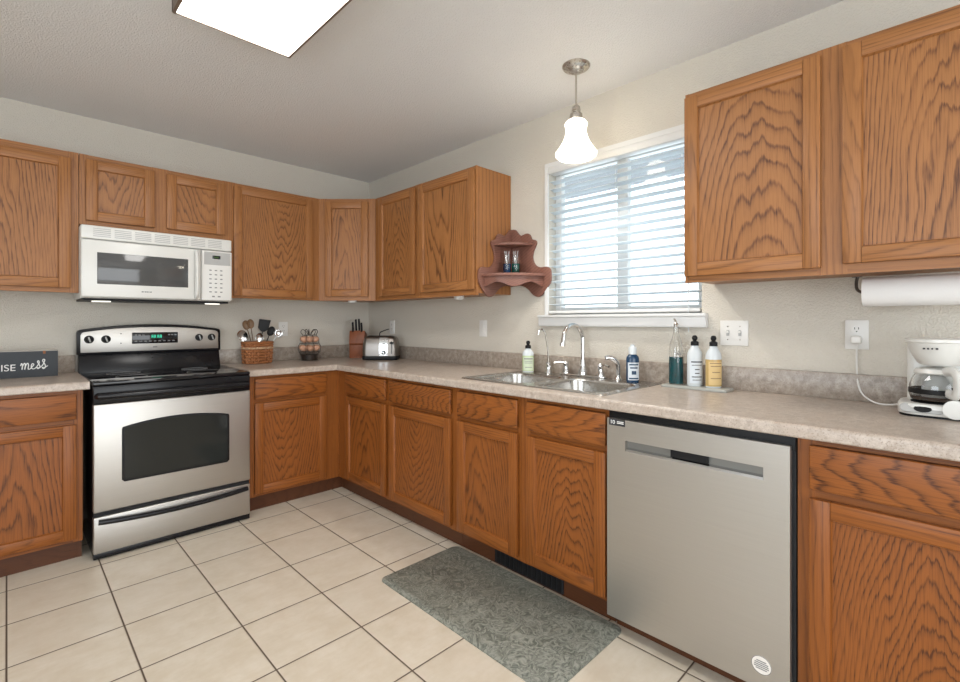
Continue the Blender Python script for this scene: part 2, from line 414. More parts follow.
# blind
bl = thing('window_blind', 'white two inch slat blind, half open, in the window above the sink', 'blind', (0.045, (WY0+WY1)/2, WZ0))
hw = (WY1-WY0)/2-0.008
MB().box(-0.035, 0.03, -hw, hw, 0.855, 0.897, 0, 0.004).build('headrail', 'white_trim', bl)
MB().box(-0.028, 0.028, -hw, hw, 0.008, 0.026, 0, 0.004).build('bottom_rail', 'white_trim', bl)
ns = 17
for i in range(ns):
    z = 0.062 + i*0.0465
    b = MB(); ta = math.radians(-7)
    prof = [(-0.025, 0.0), (-0.012, 0.0035), (0, 0.0045), (0.012, 0.0035), (0.025, 0.0), (0.025, -0.0030), (0.012, 0.0006), (0, 0.0016), (-0.012, 0.0006), (-0.025, -0.0030)]
    L = [[(a*math.cos(ta)-c*math.sin(ta), yy, z+a*math.sin(ta)+c*math.cos(ta)) for a, c in prof] for yy in (-hw, hw)]
    b.loft(L); b.build('slat', 'slat', bl)
for yy in (-0.36, 0.0, 0.36):
    MB().tube([(-0.027, yy, 0.02), (-0.027, yy, 0.87)], 0.0011, 6).build('ladder_cord', 'white_trim', bl)
MB().tube([(-0.045, -0.40, 0.87), (-0.048, -0.40, -0.09)], 0.002, 6).build('tilt_wand', 'clear_white', bl)

# ------------------------------------------------------------------ cabinets
def door(parent, x0, x1, z0, z1, y, lo=False, st=0.052, rl=0.052):
    """frame-and-panel door; y is the plane of the cabinet face, the door stands 19 mm proud of it"""
    y -= 0.0025; cx, cz = (x0+x1)/2, (z0+z1)/2; w, h = (x1-x0)/2, (z1-z0)/2; th = 0.020; bd = 0.004; rc = 0.012
    b = MB()
    b.box(-w, -w+st, -th, 0, -h, h, 0, 0.0025); b.box(w-st, w, -th, 0, -h, h, 0, 0.0025)
    b.box(-w+st, w-st, -th+0.0004, 0, h-rl, h, 1, 0.0022); b.box(-w+st, w-st, -th+0.0004, 0, -h, -h+rl, 1, 0.0022)
    a = w-st; c = h-rl
    yo, yi = -th+0.003, -th+rc
    o = [(-a, -c), (a, -c), (a, c), (-a, c)]; i_ = [(-a+bd, -c+bd), (a-bd, -c+bd), (a-bd, c-bd), (-a+bd, c-bd)]
    b.loft([[(p, yo, q) for p, q in o], [(p, yi, q) for p, q in i_]], 0, True, False, False)
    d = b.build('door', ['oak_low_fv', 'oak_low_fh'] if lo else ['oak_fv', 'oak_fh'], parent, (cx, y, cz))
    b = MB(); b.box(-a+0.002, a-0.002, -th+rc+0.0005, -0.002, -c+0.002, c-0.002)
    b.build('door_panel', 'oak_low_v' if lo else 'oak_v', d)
    return d
def drawer(parent, x0, x1, z0, z1, y):
    w, h = (x1-x0)/2, (z1-z0)/2
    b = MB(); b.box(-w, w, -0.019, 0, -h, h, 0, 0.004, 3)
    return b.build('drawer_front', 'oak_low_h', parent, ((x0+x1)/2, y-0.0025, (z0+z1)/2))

def base_cab(label, loc, rz, W, D, cols, xs=None, end=0.038, ta=0.0, tb=0.0, toe=0.05, ZT=0.877):
    """origin: left end of the face, on the floor. Front faces local -y."""
    t = thing('base_cabinet', label, 'cabinet', loc, rz)
    b = MB(); FT = 0.019
    b.box(0, 0.018, FT, D, 0.10, ZT-0.002, 0); b.box(W-0.018, W, FT, D, 0.10, ZT-0.002, 0); b.box(0.018, W-0.018, FT, D, 0.10, 0.118, 0); b.box(0.018, W-0.018, D-0.01, D, 0.118, ZT-0.002, 0)
    xs = xs or [0.0, W]
    # face frame: rails and stiles
    b.box(0.004, W-0.004, 0.0007, FT-0.001, ZT-0.02, ZT-0.003, 1); b.box(0.004, W-0.004, 0.0007, FT-0.001, 0.101, 0.135, 1); b.box(0.004, W-0.004, 0.0007, FT-0.001, 0.69, 0.735, 1)
    edges = [0.0]+[c[1] for c in cols]; starts = [c[0] for c in cols]+[W]
    for e, s in zip(edges, starts): b.box(e-(0.012 if e > 0 else 0), s+(0.012 if s < W else 0), 0, FT, 0.10, ZT-0.002, 0)
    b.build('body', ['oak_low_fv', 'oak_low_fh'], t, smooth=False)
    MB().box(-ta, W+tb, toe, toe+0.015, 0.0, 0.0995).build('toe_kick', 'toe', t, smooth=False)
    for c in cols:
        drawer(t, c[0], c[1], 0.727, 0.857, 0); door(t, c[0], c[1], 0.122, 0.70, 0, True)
    return t
BX, BY = -0.615, -0.624
R90 = -PI/2
base_cab('oak base cabinet left of the range, holding up the slate sign', (-2.67, BY, 0), 0, 0.614, 0.60, [(0.03, 0.588)])
base_cab('oak base cabinet between the range and the inside corner', (-1.238, BY, 0), 0, 0.623, 0.60, [(0.03, 0.517)], tb=0.064)
base_cab('narrowest base cabinet of the window run, hard against the inside corner', (BX, BY-0.001, 0), R90, 0.642, 0.60, [(0.12, 0.622)], ta=0.048)
base_cab('base cabinet with the plain reddish drawer front, second from the inside corner', (BX, -1.267, 0), R90, 0.628, 0.60, [(0.024, 0.602)])
base_cab('two door oak base cabinet under the sink', (BX, -1.896, 0), R90, 0.918, 0.60, [(0.028, 0.446), (0.502, 0.911)])
base_cab('oak base cabinet to the right of the dishwasher, bold arched grain', (BX, -3.454, 0), R90, 0.56, 0.60, [(0.032, 0.53)])

ZB, ZTOP = 1.387, 2.177
def wall_cab(label, loc, rz, W, D, Hc, doors, poly=None):
    """origin: left end of the face, at the cabinet bottom"""
    t = thing('wall_cabinet', label, 'cabinet', loc, rz)
    b = MB(); FT = 0.019
    if poly: b.prism(poly, lambda x, y: (x, y, 0.012), (0, 0, Hc-0.012))
    else: b.box(0.0005, W-0.0005, FT, D, 0.012, Hc-0.0006, 0)
    b.box(0.004, W-0.004, 0.0007, FT-0.001, Hc-0.034, Hc-0.001, 1); b.box(0.004, W-0.004, 0.0007, FT-0.001, 0.0007, 0.038, 1)
    edges = [0.0]+[c[1] for c in doors]; starts = [c[0] for c in doors]+[W]
    for e, s in zip(edges, starts):
        b.box(e-(0.012 if e > 0 else 0), s+(0.012 if s < W else 0), 0, FT, 0.0, Hc, 0)
    b.build('body', ['oak_fv', 'oak_fh'], t, smooth=False)
    for c in doors: door(t, c[0], c[1], c[2], c[3], 0, False)
    return t
D0, D1 = 0.026, 0.768
UF = -0.2995
wall_cab('single door oak wall cabinet to the left of the microwave', (-2.66, UF, ZB), 0, 0.614, 0.295, ZTOP-ZB, [(0.03, 0.58, 0.026, 0.75)])
wall_cab('short two door oak cabinet directly above the microwave', (-2.043, UF, 1.777), 0, 0.799, 0.295, 0.40, [(0.028, 0.358, 0.026, 0.372), (0.421, 0.755, 0.030, 0.372)])
wall_cab('oak wall cabinet right of the microwave, above the utensil basket', (-1.243, UF, ZB), 0, 0.633, 0.295, ZTOP-ZB, [(0.012, 0.576, 0.016, 0.768)])
q = 0.3105*math.sqrt(2)
pl = []
for x, y in ((-0.61, -0.2995), (-0.2995, -0.61), (WX-0.002, -0.61), (WX-0.002, -0.002), (-0.61, -0.002)):
    dx, dy = x+0.61, y+0.2995; c45 = math.sqrt(0.5)
    pl.append((dx*c45-dy*c45, dx*c45+dy*c45+0.0))
pl = [(max(0.004, x) if abs(y) < 1e-3 and x < 0.1 else x, y) for x, y in pl]
pl2 = [(pl[0][0]+0.02, 0.019), (pl[1][0]-0.02, 0.019)]+pl[2:]
wall_cab('diagonal corner oak wall cabinet above the knife block', (-0.61, -0.2995, ZB), -PI/4, q, 0.3, ZTOP-ZB, [(0.052, 0.385, 0.032, 0.765)], poly=pl2)
wall_cab('narrower oak wall cabinet right beside the diagonal corner unit, above the toaster', (UF, -0.612, ZB), R90, 0.541, 0.315, ZTOP-ZB, [(0.067, 0.519, 0.03, 0.768)])
wall_cab('wider oak wall cabinet whose end panel carries the small corner shelf', (UF, -1.154, ZB), R90, 0.575, 0.315, ZTOP-ZB, [(0.022, 0.567, 0.036, 0.768)])
wall_cab('large two door oak wall cabinet right of the window, above the paper towels', (UF, -2.987, ZB), R90, 1.04, 0.315, ZTOP-ZB, [(0.004, 0.472, 0.026, 0.768), (0.533, 1.01, 0.034, 0.768)])

# ------------------------------------------------------------------ worktops
ZC = 0.918; TH = 0.041
def nose(b, path, z=ZC):
    """rounded front edge swept along a 2D path; outward side is to the left of travel"""
    R = 0.013; prof = [(0.0, 0.0), (-0.0, -TH)]
    prof = [(-0.05, 0.0)]+[(-R+R*math.sin(a), -R+R*math.cos(a)) for a in [PI/2*k/6 for k in range(7)]]+[(0.0, -TH+0.004), (-0.004, -TH), (-0.05, -TH)]
    P = [Vector(p) for p in path]; loops = []
    for i, p in enumerate(P):
        d0 = (P[i]-P[i-1]).normalized() if i > 0 else (P[1]-P[0]).normalized()
        d1 = (P[i+1]-P[i]).normalized() if i < len(P)-1 else d0
        n0 = Vector((-d0.y, d0.x)); n1 = Vector((-d1.y, d1.x)); n = (n0+n1); n = n/(n.dot(n0))
        loops.append([(p.x+n.x*a, p.y+n.y*a, z+c) for a, c in prof])
    b.loft(loops)
FX, FY = BX-0.038, BY-0.038
SX0, SX1, SY0, SY1 = -0.555, -0.075, -2.745, -1.91      # sink cut-out
CE = -4.03
wt = thing('countertop', 'L shaped mottled beige laminate worktop running from the range round under the window', 'countertop', (0, 0, 0))
b = MB()
nose(b, [(FX, CE), (FX, FY), (-1.247, FY)][::1])
zt0, zt1 = ZC-TH, ZC
b.box(-1.247, FX+0.049, FY+0.049, -0.0, zt0, zt1)
b.box(FX+0.049, WX-0.001, -1.0, -0.0, zt0, zt1)
b.box(FX+0.049, WX-0.001, SY1, -1.0, zt0, zt1)
b.box(FX+0.049, WX-0.001, CE, SY0, zt0, zt1)
b.box(FX+0.049, SX0, SY0, SY1, zt0, zt1); b.box(SX1, WX-0.001, SY0, SY1, zt0, zt1)
b.build('worktop', 'counter', wt)
b = MB(); b.box(-1.247, WX-0.02, -0.02, -0.0, ZC, 1.022, 0, 0.003); b.box(WX-0.02, WX-0.001, CE, 0, ZC, 1.022, 0, 0.003)
b.build('backsplash', 'splash', wt)
wl_ = thing('countertop', 'short piece of beige laminate worktop left of the range, under the slate sign', 'countertop', (0, 0, 0))
b = MB(); nose(b, [(-2.031, FY), (-2.68, FY)]); b.box(-2.68, -2.031, FY+0.049, 0, zt0, zt1); b.build('worktop', 'counter', wl_)
MB().box(-2.68, -2.037, -0.02, 0, ZC, 1.022, 0, 0.003).build('backsplash', 'splash', wl_)

# toe kick register
tv = thing('vent_register', 'black vent grille set in the toe kick under the sink', 'vent', (BX+0.0495, -2.35, 0.05), R90)
b = MB(); b.box(-0.21, 0.21, -0.006, 0.0, -0.042, 0.042, 0, 0.002)
b.build('frame', 'dark_gap', tv)
b = MB()
for k in range(14): b.box(-0.19+k*0.0285, -0.172+k*0.0285, -0.010, -0.005, -0.034, 0.034)
b.build('louvre', 'black_plastic', tv)

# ------------------------------------------------------------------ range
rg = thing('electric_range', 'stainless steel electric range with black glass cooktop', 'stove', (-1.64, 0, 0))
RW = 0.381
b = MB(); b.box(-RW, RW, -0.66, -0.03, 0.012, 0.895, 0, 0.004); b.box(-RW+0.02, RW-0.02, -0.62, -0.05, 0, 0.02); b.build('body', 'black', rg)
# cooktop
b = MB(); b.box(-RW-0.003, RW+0.003, -0.695, -0.09, 0.893, 0.915, 0, 0.007, 3); ct = b.build('cooktop', 'black_glass', rg)
for x, y, r in ((-0.19, -0.24, 0.085), (0.19, -0.24, 0.075), (-0.19, -0.50, 0.075), (0.19, -0.50, 0.105)):
    MB().lathe([(r, 0.0), (r, 0.0006), (r-0.004, 0.0006), (r-0.004, 0.0)], (x, y, 0.915), 40, cap0=False, cap1=False).build('burner_ring', 'greyink', ct)
# oven door with arched window
b = MB(); b.box(-RW, RW, -0.705, -0.662, 0.245, 0.80, 0, 0.006, 3); od = b.build('oven_door', 'steel', rg)
def arch(w, z0, z1, s, n=14):
    pts = [(-w+0.012, z0), (w-0.012, z0), (w, z0+0.012), (w, z1-0.012)]
    for k in range(n+1):
        u = 1-2*k/n; pts.append((w*u*0.985, z1+s*(1-u*u)))
    return pts+[(-w, z1-0.012), (-w, z0+0.012)]
MB().prism(arch(0.262, 0.382, 0.671, 0.030), lambda x, z: (x-0.002, -0.7085, z), (0, 0.006, 0), bev=0.001).build('window_trim', 'black_plastic', od)
MB().prism(arch(0.25, 0.394, 0.662, 0.029), lambda x, z: (x-0.002, -0.7095, z), (0, 0.006, 0)).build('oven_window', 'oven_glass', od)
b = MB()   # black top band + bowed bar handle
b.box(-RW, RW, -0.700, -0.66, 0.802, 0.892, 0, 0.004)
tb = b.build('front_band', 'black', rg)
hp = [(x, -0.742+0.022*(x/RW)**2, 0.842-0.0*abs(x)) for x in [RW*(-0.94+1.88*k/16) for k in range(17)]]
hp = [(-RW*0.95, -0.70, 0.842)]+hp+[(RW*0.95, -0.70, 0.842)]
MB().tube(hp, 0.017, 12, flat=1.0).build('handle', 'black', rg)
b = MB(); b.box(-RW, RW, -0.704, -0.662, 0.034, 0.222, 0, 0.006, 3); dw = b.build('storage_drawer', 'steel', rg)
hp = [(x, -0.728+0.012*(x/RW)**2, 0.193-0.018*(1-(x/RW)**2)+0.008) for x in [RW*(-0.95+1.9*k/16) for k in range(17)]]
MB().tube(hp, 0.0135, 10).build('handle', 'black', dw)
MB().box(-RW, RW, -0.697, -0.66, 0.005, 0.0335, 0, 0.003).build('base_strip', 'black', rg)
MB().box(-RW+0.004, RW-0.004, -0.694, -0.66, 0.224, 0.243).build('gap_strip', 'dark_gap', rg)
# backguard
def guard(w, z0, z1, s, n=20, r=0.02):
    pts = [(-w, z0), (w, z0), (w, z1-r), (w-r*0.3, z1-r*0.3)]
    for k in range(n+1):
        u = 1-2*k/n; pts.append(((w-r)*u, z1+s*(1-u*u)))
    return pts+[(-w+r*0.3, z1-r*0.3), (-w, z1-r)]
b = MB(); b.prism(guard(0.396, 1.022, 1.176, 0.032), lambda x, z: (x, -0.075, z), (0, 0.06, 0), bev=0.006)
b.prism([(-0.052, 0.913), (-0.10, 0.913), (-0.064, 1.024), (-0.03, 1.024), (-0.03, 0.913)], lambda y, z: (-0.388, y, z), (0.776, 0, 0), bev=0.003)
bgd = b.build('backguard', 'black', rg)
MB().prism(guard(0.379, 1.036, 1.162, 0.028), lambda x, z: (x, -0.0795, z), (0, 0.01, 0), bev=0.002).build('control_panel', 'steel', bgd)
MB().box(-0.125, 0.130, -0.0825, -0.075, 1.083, 1.155, 0, 0.003).build('display', 'black_glass', bgd)
b = MB()
for x, z in ((-0.020, 1.118), (-0.006, 1.118), (0.012, 1.118), (0.026, 1.118)):
    b.box(x, x+0.003, -0.0835, -0.082, z, z+0.020); b.box(x+0.007, x+0.010, -0.0835, -0.082, z, z+0.020); b.box(x+0.003, x+0.007, -0.0835, -0.082, z+0.0085, z+0.0115); b.box(x+0.003, x+0.007, -0.0835, -0.082, z+0.0175, z+0.020)
b.build('clock_digits', 'green_led', bgd)
for k in range(9): MB().box(-0.112+k*0.026, -0.098+k*0.026, -0.083, -0.082, 1.095, 1.102).build('button', 'greyink', bgd)
for k in range(3):
    MB().box(-0.112+k*0.02, -0.098+k*0.02, -0.083, -0.082, 1.134, 1.142).build('button', 'greyink', bgd)
    MB().box(0.072+k*0.018, 0.085+k*0.018, -0.083, -0.082, 1.134, 1.142).build('button', 'greyink', bgd)
for z in (1.085, 1.145): MB().box(-0.185, -0.179, -0.0805, -0.079, z, z+0.007).build('indicator_light', 'ink', bgd)
MB().box(-0.012, 0.012, -0.0805, -0.079, 1.055, 1.064).build('logo_mark', 'greyink', bgd)
for x in (-0.339, -0.257, 0.257, 0.336):
    rot = Matrix.Translation((x, -0.079, 1.116)) @ Matrix.Rotation(PI/2, 4, 'X')
    b = MB(); b.lathe([(0.024, 0), (0.024, 0.004), (0.0195, 0.006), (0.018, 0.022), (0.015, 0.024)], seg=28, mtx=rot)
    kn = b.build('knob', 'black_plastic', bgd)
    b = MB(); b.box(-0.004, 0.004, -0.017, 0.017, 0.022, 0.030, 0, 0.002, mtx=rot @ Matrix.Rotation(0.3, 4, 'Z')); b.build('knob_grip', 'grey_plastic', kn)

# ------------------------------------------------------------------ microwave
mw = thing('microwave', 'white over the range microwave hung under the short cabinet', 'microwave', (-1.655, 0, 1.358))
MWW = 0.389
b = MB(); b.box(-MWW, MWW, -0.355, -0.004, 0, 0.408, 0, 0.006); b.build('body', 'white_app', mw)
b = MB(); b.box(-MWW+0.01, MWW-0.01, -0.345, -0.02, -0.012, 0.004); b.build('underside', 'black_plastic', mw)
b = MB(); b.box(-MWW, MWW, -0.384, -0.355, 0.332, 0.408, 0, 0.008, 3)
vg = b.build('vent_grille', 'white_app', mw)
b = MB()
for c in range(7):
    x0 = -0.335+c*0.097
    for r in range(5): b.box(x0, x0+0.08, -0.3848, -0.383, 0.347+r*0.0105, 0.3515+r*0.0105)
b.build('vent_slot', 'grey_plastic', vg)
b = MB(); b.box(-MWW, 0.205, -0.390, -0.355, 0.004, 0.328, 0, 0.010, 3); md = b.build('door', 'white_app', mw)
b = MB(); b.box(-0.318, 0.132, -0.3925, -0.38, 0.08, 0.258, 0, 0.002); b.build('door_window', 'mw_glass', md)
b = MB()
for k, wd in enumerate((0.006, 0.004, 0.006, 0.005, 0.004, 0.007)): b.box(-0.11+k*0.0085, -0.11+k*0.0085+wd, -0.3908, -0.389, 0.040, 0.047)
b.build('logo_mark', 'greyink', md)
hp = smooth_path([(0.176, -0.388, 0.312), (0.174, -0.418, 0.285), (0.174, -0.424, 0.17), (0.174, -0.418, 0.05), (0.176, -0.388, 0.022)])
MB().tube(hp, 0.012, 10, flat=1.2).build('handle', 'white_app', md)
b = MB(); b.box(0.208, MWW, -0.390, -0.355, 0.004, 0.328, 0, 0.008, 3); cp = b.build('control_panel', 'white_plastic', mw)
b = MB(); b.box(0.222, 0.378, -0.391, -0.389, 0.235, 0.318); b.build('display_surround', 'grey_plastic', cp)
MB().box(0.270, 0.318, -0.3925, -0.389, 0.274, 0.296, 0, 0.001).build('display', 'black_glass', cp)
MB().box(0.282, 0.306, -0.3932, -0.3922, 0.281, 0.289).build('display_digits', 'dim_led', cp)
for r in range(6):
    for c in range(3): MB().box(0.252+c*0.032, 0.266+c*0.032, -0.3912, -0.389, 0.196-r*0.028, 0.203-r*0.028).build('button', 'greyink', cp)
for c in range(2): MB().box(0.268+c*0.034, 0.284+c*0.034, -0.3912, -0.389, 0.026, 0.034).build('button', 'greyink', cp)
for x, y in ((-0.285, -0.26), (0.30, -0.28)):
    MB().lathe([(0.045, 0), (0.045, 0.008)], (x, y, -0.018), 24, sy=0.6).build('lamp_lens', 'puck', mw)

# ------------------------------------------------------------------ dishwasher
dwr = thing('dishwasher', 'stainless steel dishwasher between the sink base and the right base cabinet', 'dishwasher', (BX, -2.818, 0), R90)
DW = 0.632
b = MB(); b.box(0.0, DW, 0.0, 0.57, 0.075, 0.872); b.build('body', 'dark_gap', dwr, smooth=False)
b = MB(); b.box(0.0, DW, -0.010, 0.0, 0.83, 0.873, 0, 0.002); b.build('control_strip', 'black_plastic', dwr)
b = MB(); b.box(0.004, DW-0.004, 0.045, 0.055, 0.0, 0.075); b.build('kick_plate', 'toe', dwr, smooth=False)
# door with a recessed pocket
b = MB(); dx1 = 0.622; y0, y1 = -0.030, -0.004; pz0, pz1, px0, px1 = 0.727, 0.768, 0.08, 0.550
b.box(0.003, dx1, y0, y1, 0.07, pz0, 0, 0.0); b.box(0.003, dx1, y0, y1, pz1, 0.846); b.box(0.003, px0, y0, y1, pz0, pz1); b.box(px1, dx1, y0, y1, pz0, pz1)
bmesh.ops.remove_doubles(b.bm, verts=b.bm.verts[:], dist=1e-5)
b.box(px0, px1, -0.009, -0.006, pz0, pz1)
dd = b.build('door', 'steel', dwr, smooth=False)
b = MB(); b.prism([(-0.029, pz0), (-0.009, pz0), (-0.009, pz0+0.012), (-0.026, pz0+0.008)], lambda y, z: (px0+0.001, y, z), (px1-px0-0.002, 0, 0)); b.build('handle_lip', 'chrome', dd)
b = MB(); b.box(px0+0.175, px0+0.30, -0.028, -0.010, pz0+0.014, pz1-0.001); b.build('pocket_insert', 'black_plastic', dd)
b = MB(); b.box(px0, px1, -0.0098, -0.0092, pz0+0.002, pz1); b.build('pocket_shade', 'pocket', dd)  # dark sheet painting the recess shade over the door steel
st = MB().box(0.012, 0.080, -0.0308, -0.0299, 0.820, 0.846).build('energy_sticker', 'ink', dd)
b = MB(); b.mesh(text_mesh('10', 0.022), 0, Matrix.Translation((0.016, -0.0312, 0.826)) @ STAND)
b.box(0.046, 0.074, -0.0313, -0.0307, 0.835, 0.838); b.box(0.046, 0.074, -0.0313, -0.0307, 0.829, 0.832); b.build('sticker_print', 'white_ink', st)
b = MB(); b.lathe([(0.0285, 0), (0.0285, 0.0008)], seg=36, mtx=Matrix.Translation((0.545, -0.030, 0.145)) @ STAND); s2 = b.build('round_sticker', 'sticker_white', dd)
b = MB()
for z, w in ((0.012, 0.014), (0.006, 0.019), (0.0, 0.02), (-0.006, 0.021), (-0.012, 0.016)): b.box(0.545-w, 0.545+w, -0.0312, -0.0306, 0.145+z-0.0016, 0.145+z+0.0016)
b.lathe([(0.0285, 0.0008), (0.0285, 0.0012), (0.027, 0.0012), (0.027, 0.0008)], seg=36, cap0=False, cap1=False, mtx=Matrix.Translation((0.545, -0.030, 0.145)) @ STAND)
b.build('sticker_print', 'greyink', s2)

# ------------------------------------------------------------------ sink and taps
sk = thing('kitchen_sink', 'stainless steel double bowl sink set in the worktop below the window', 'sink', (0, 0, ZC))
outer = rrect(-0.578, -0.022, -2.768, -1.885, 0.03)
bowls = [(-0.54, -0.165, -2.305, -1.93), (-0.54, -0.165, -2.73, -2.345)]
t = bmesh.new(); eds = []
def ring(bm, pts, z):
    vs = [bm.verts.new((x, y, z)) for x, y in pts]
    return vs, [bm.edges.new((vs[i], vs[(i+1) % len(vs)])) for i in range(len(vs))]
ov, oe = ring(t, outer, 0.004); eds += oe
for bw in bowls: v_, e_ = ring(t, rrect(*bw, 0.07), 0.004); eds += e_
bmesh.ops.triangle_fill(t, edges=eds, use_beauty=True)
lo_ = [t.verts.new((x, y, 0.0002)) for x, y in rrect(-0.582, -0.018, -2.772, -1.881, 0.032)]
for i in range(len(ov)):
    j = (i+1) % len(ov); t.faces.new((ov[i], ov[j], lo_[j], lo_[i]))
bmesh.ops.recalc_face_normals(t, faces=t.faces[:])
b = MB(); b._merge(t, 0); b.build('rim', 'sinksteel', sk)
for bw in bowls:
    x0, x1, y0, y1 = bw; L = []
    for d, z in ((0, 0.004), (0.004, 0.0), (0.006, -0.01), (0.012, -0.14), (0.02, -0.165), (0.04, -0.18), (0.09, -0.184)):
        L.append([(x, y, z) for x, y in rrect(x0+d, x1-d, y0+d, y1-d, max(0.02, 0.07-d*0.4))])
    b = MB(); b.loft(L, 0, True, False, True); bo = b.build('bowl', 'sinksteel', sk)
    MB().lathe([(0.042, 0), (0.042, 0.003), (0.032, 0.003), (0.028, -0.0005)], ((x0+x1)/2, (y0+y1)/2, -0.183), 24).build('drain', 'chrome', bo)

fc = thing('kitchen_faucet', 'chrome high arc kitchen faucet with two lever handles behind the sink', 'faucet', (-0.055, -2.325, ZC+0.004))
b = MB(); b.prism(rrect(-0.03, 0.03, -0.148, 0.148, 0.029), lambda x, y: (x, y, 0), (0, 0, 0.010), bev=0.002); b.build('deck_plate', 'chrome', fc)
b = MB(); b.lathe([(0.026, 0.008), (0.024, 0.03), (0.018, 0.045), (0.015, 0.07), (0.014, 0.09)], seg=24)
arc = [(0, 0, 0.06), (0, 0, 0.20)]+[(-0.085+0.085*math.cos(PI*k/14), 0.012*k/14, 0.20+0.085*math.sin(PI*k/14)) for k in range(1, 13)]
arc += [(-0.172, 0.013, 0.185)]
b.tube(smooth_path(arc, 3), 0.0115, 14); b.tube([(-0.172, 0.013, 0.19), (-0.174, 0.013, 0.172)], 0.015, 14)
b.build('spout', 'chrome', fc)
for s in (1, -1):
    b = MB(); b.lathe([(0.021, 0.008), (0.020, 0.02), (0.014, 0.035), (0.014, 0.055), (0.017, 0.065), (0.012, 0.076), (0.004, 0.08)], (0, s*0.112, 0), 20)
    b.tube(smooth_path([(0, s*0.112, 0.066), (-0.012, s*0.14, 0.072), (-0.022, s*0.175, 0.066)]), [0.008, 0.006, 0.0085], 10, flat=0.7)
    b.build('handle', 'chrome', fc)
ft = thing('filter_tap', 'slim chrome filter tap with a hooked spout left of the main faucet', 'faucet', (-0.055, -2.088, ZC+0.004))
b = MB(); b.lathe([(0.022, 0), (0.021, 0.006), (0.014, 0.02), (0.013, 0.05), (0.016, 0.056), (0.010, 0.066)], seg=20); b.build('base', 'chrome', ft)
b = MB(); b.tube(smooth_path([(0, 0, 0.05), (0, 0.004, 0.14), (-0.010, 0.014, 0.225), (-0.022, 0.026, 0.256), (-0.040, 0.036, 0.252), (-0.047, 0.040, 0.225)]), 0.0052, 10); b.build('spout', 'chrome', ft)
b = MB(); b.tube([(-0.008, -0.008, 0.036), (-0.03, -0.03, 0.042)], [0.005, 0.007], 8); b.build('lever', 'chrome', ft)
sp = thing('side_sprayer', 'chrome pull out side sprayer on the right of the faucet', 'sprayer', (-0.06, -2.545, ZC+0.004))
b = MB(); b.lathe([(0.024, 0), (0.022, 0.008), (0.015, 0.018), (0.014, 0.024)], seg=20); b.build('holder', 'chrome', sp)
b = MB(); b.tube(smooth_path([(0, 0, 0.02), (0, 0, 0.06), (-0.006, 0.008, 0.095), (-0.03, 0.03, 0.114), (-0.05, 0.046, 0.112)]), [0.011, 0.0115, 0.014, 0.014, 0.012], 12); b.build('spray_head', 'chrome', sp)

# ------------------------------------------------------------------ bottles by the sink
def pump_bottle(label, loc, rz, R, hb, sh, bodymat, capmat, lab, ink, top='cap', flat=0.8, bands=3, name='soap_bottle', fill=None):
    t = thing(name, label, 'bottle', loc, rz)
    b = MB(); b.lathe([(R*0.9, 0), (R, 0.006), (R, hb), (R*0.93, hb+sh*0.35), (R*0.55, hb+sh*0.8), (R*0.42, hb+sh)], seg=28, sy=flat); b.build('body', bodymat, t)
    if fill:
        b = MB(); b.lathe([(R*0.9, 0.0005), (R*1.006, 0.0065), (R*1.006, hb*0.93), (R*0.9, hb*0.932)], seg=28, sy=flat); b.build('soap', fill, t)
    z = hb+sh
    if top == 'pump':
        b = MB(); b.lathe([(R*0.48, z), (R*0.48, z+0.02), (R*0.3, z+0.024), (R*0.16, z+0.03), (R*0.16, z+0.042), (R*0.34, z+0.044), (R*0.34, z+0.054), (R*0.1, z+0.057)], seg=20)
        b.tube([(0, 0, z+0.048), (-R*0.9, 0, z+0.045)], [R*0.2, R*0.14], 8)
        b.build('pump', capmat, t)
    elif top == 'flip':
        b = MB(); b.lathe([(R*0.50, z), (R*0.50, z+0.016), (R*0.42, z+0.018), (R*0.22, z+0.022), (R*0.34, z+0.030), (R*0.36, z+0.036), (R*0.24, z+0.045), (R*0.05, z+0.047)], seg=20); b.build('cap', capmat, t)
    else:
        b = MB(); b.lathe([(R*0.62, z-0.008), (R*0.62, z+0.024), (R*0.5, z+0.03), (R*0.34, z+0.032), (R*0.34, z+0.04), (R*0.05, z+0.043)], seg=20); b.build('cap', capmat, t)
    if lab:
        e = 1.015; n = 11; aw = 1.0
        arcp = [(R*e*math.sin(-aw+2*aw*k/n), -R*flat*e*math.cos(-aw+2*aw*k/n)) for k in range(n+1)]
        b = MB(); b.loft([[(x, y, zz) for x, y in arcp]+[(x*0.97, y*0.97, zz) for x, y in arcp[::-1]] for zz in (hb*0.10, hb*0.86)]); lb = b.build('label', lab, t)
        b = MB()
        for k, (za, zb, w) in enumerate(bands):
            ar = [(R*1.03*math.sin(-w+2*w*j/8), -R*flat*1.03*math.cos(-w+2*w*j/8)) for j in range(9)]
            b.loft([[(x, y, zz) for x, y in ar]+[(x*0.98, y*0.98, zz) for x, y in ar[::-1]] for zz in (hb*za, hb*zb)])
        b.build('label_print', ink, lb)
    return t
FR = -PI/4
pump_bottle('pale green soap bottle with a black cap left of the filter tap', (-0.085, -1.958, ZC+0.0042), FR, 0.035, 0.105, 0.036, 'clear_white', 'black_plastic', 'label_green', 'greyink', 'flip', 0.75, [(0.72, 0.78, 0.8), (0.6, 0.63, 0.7), (0.5, 0.53, 0.7), (0.25, 0.28, 0.6)], fill='green_soap')
pump_bottle('navy blue bottle with white cap and pale label at the right end of the sink', (-0.10, -2.645, ZC+0.0042), FR, 0.032, 0.115, 0.032, 'navy', 'clear_white', 'label', 'navy', 'cap', 0.72, [(0.74, 0.80, 0.75), (0.60, 0.66, 0.6), (0.34, 0.5, 0.35), (0.14, 0.20, 0.8)])
TX, TY = -0.085, -2.955
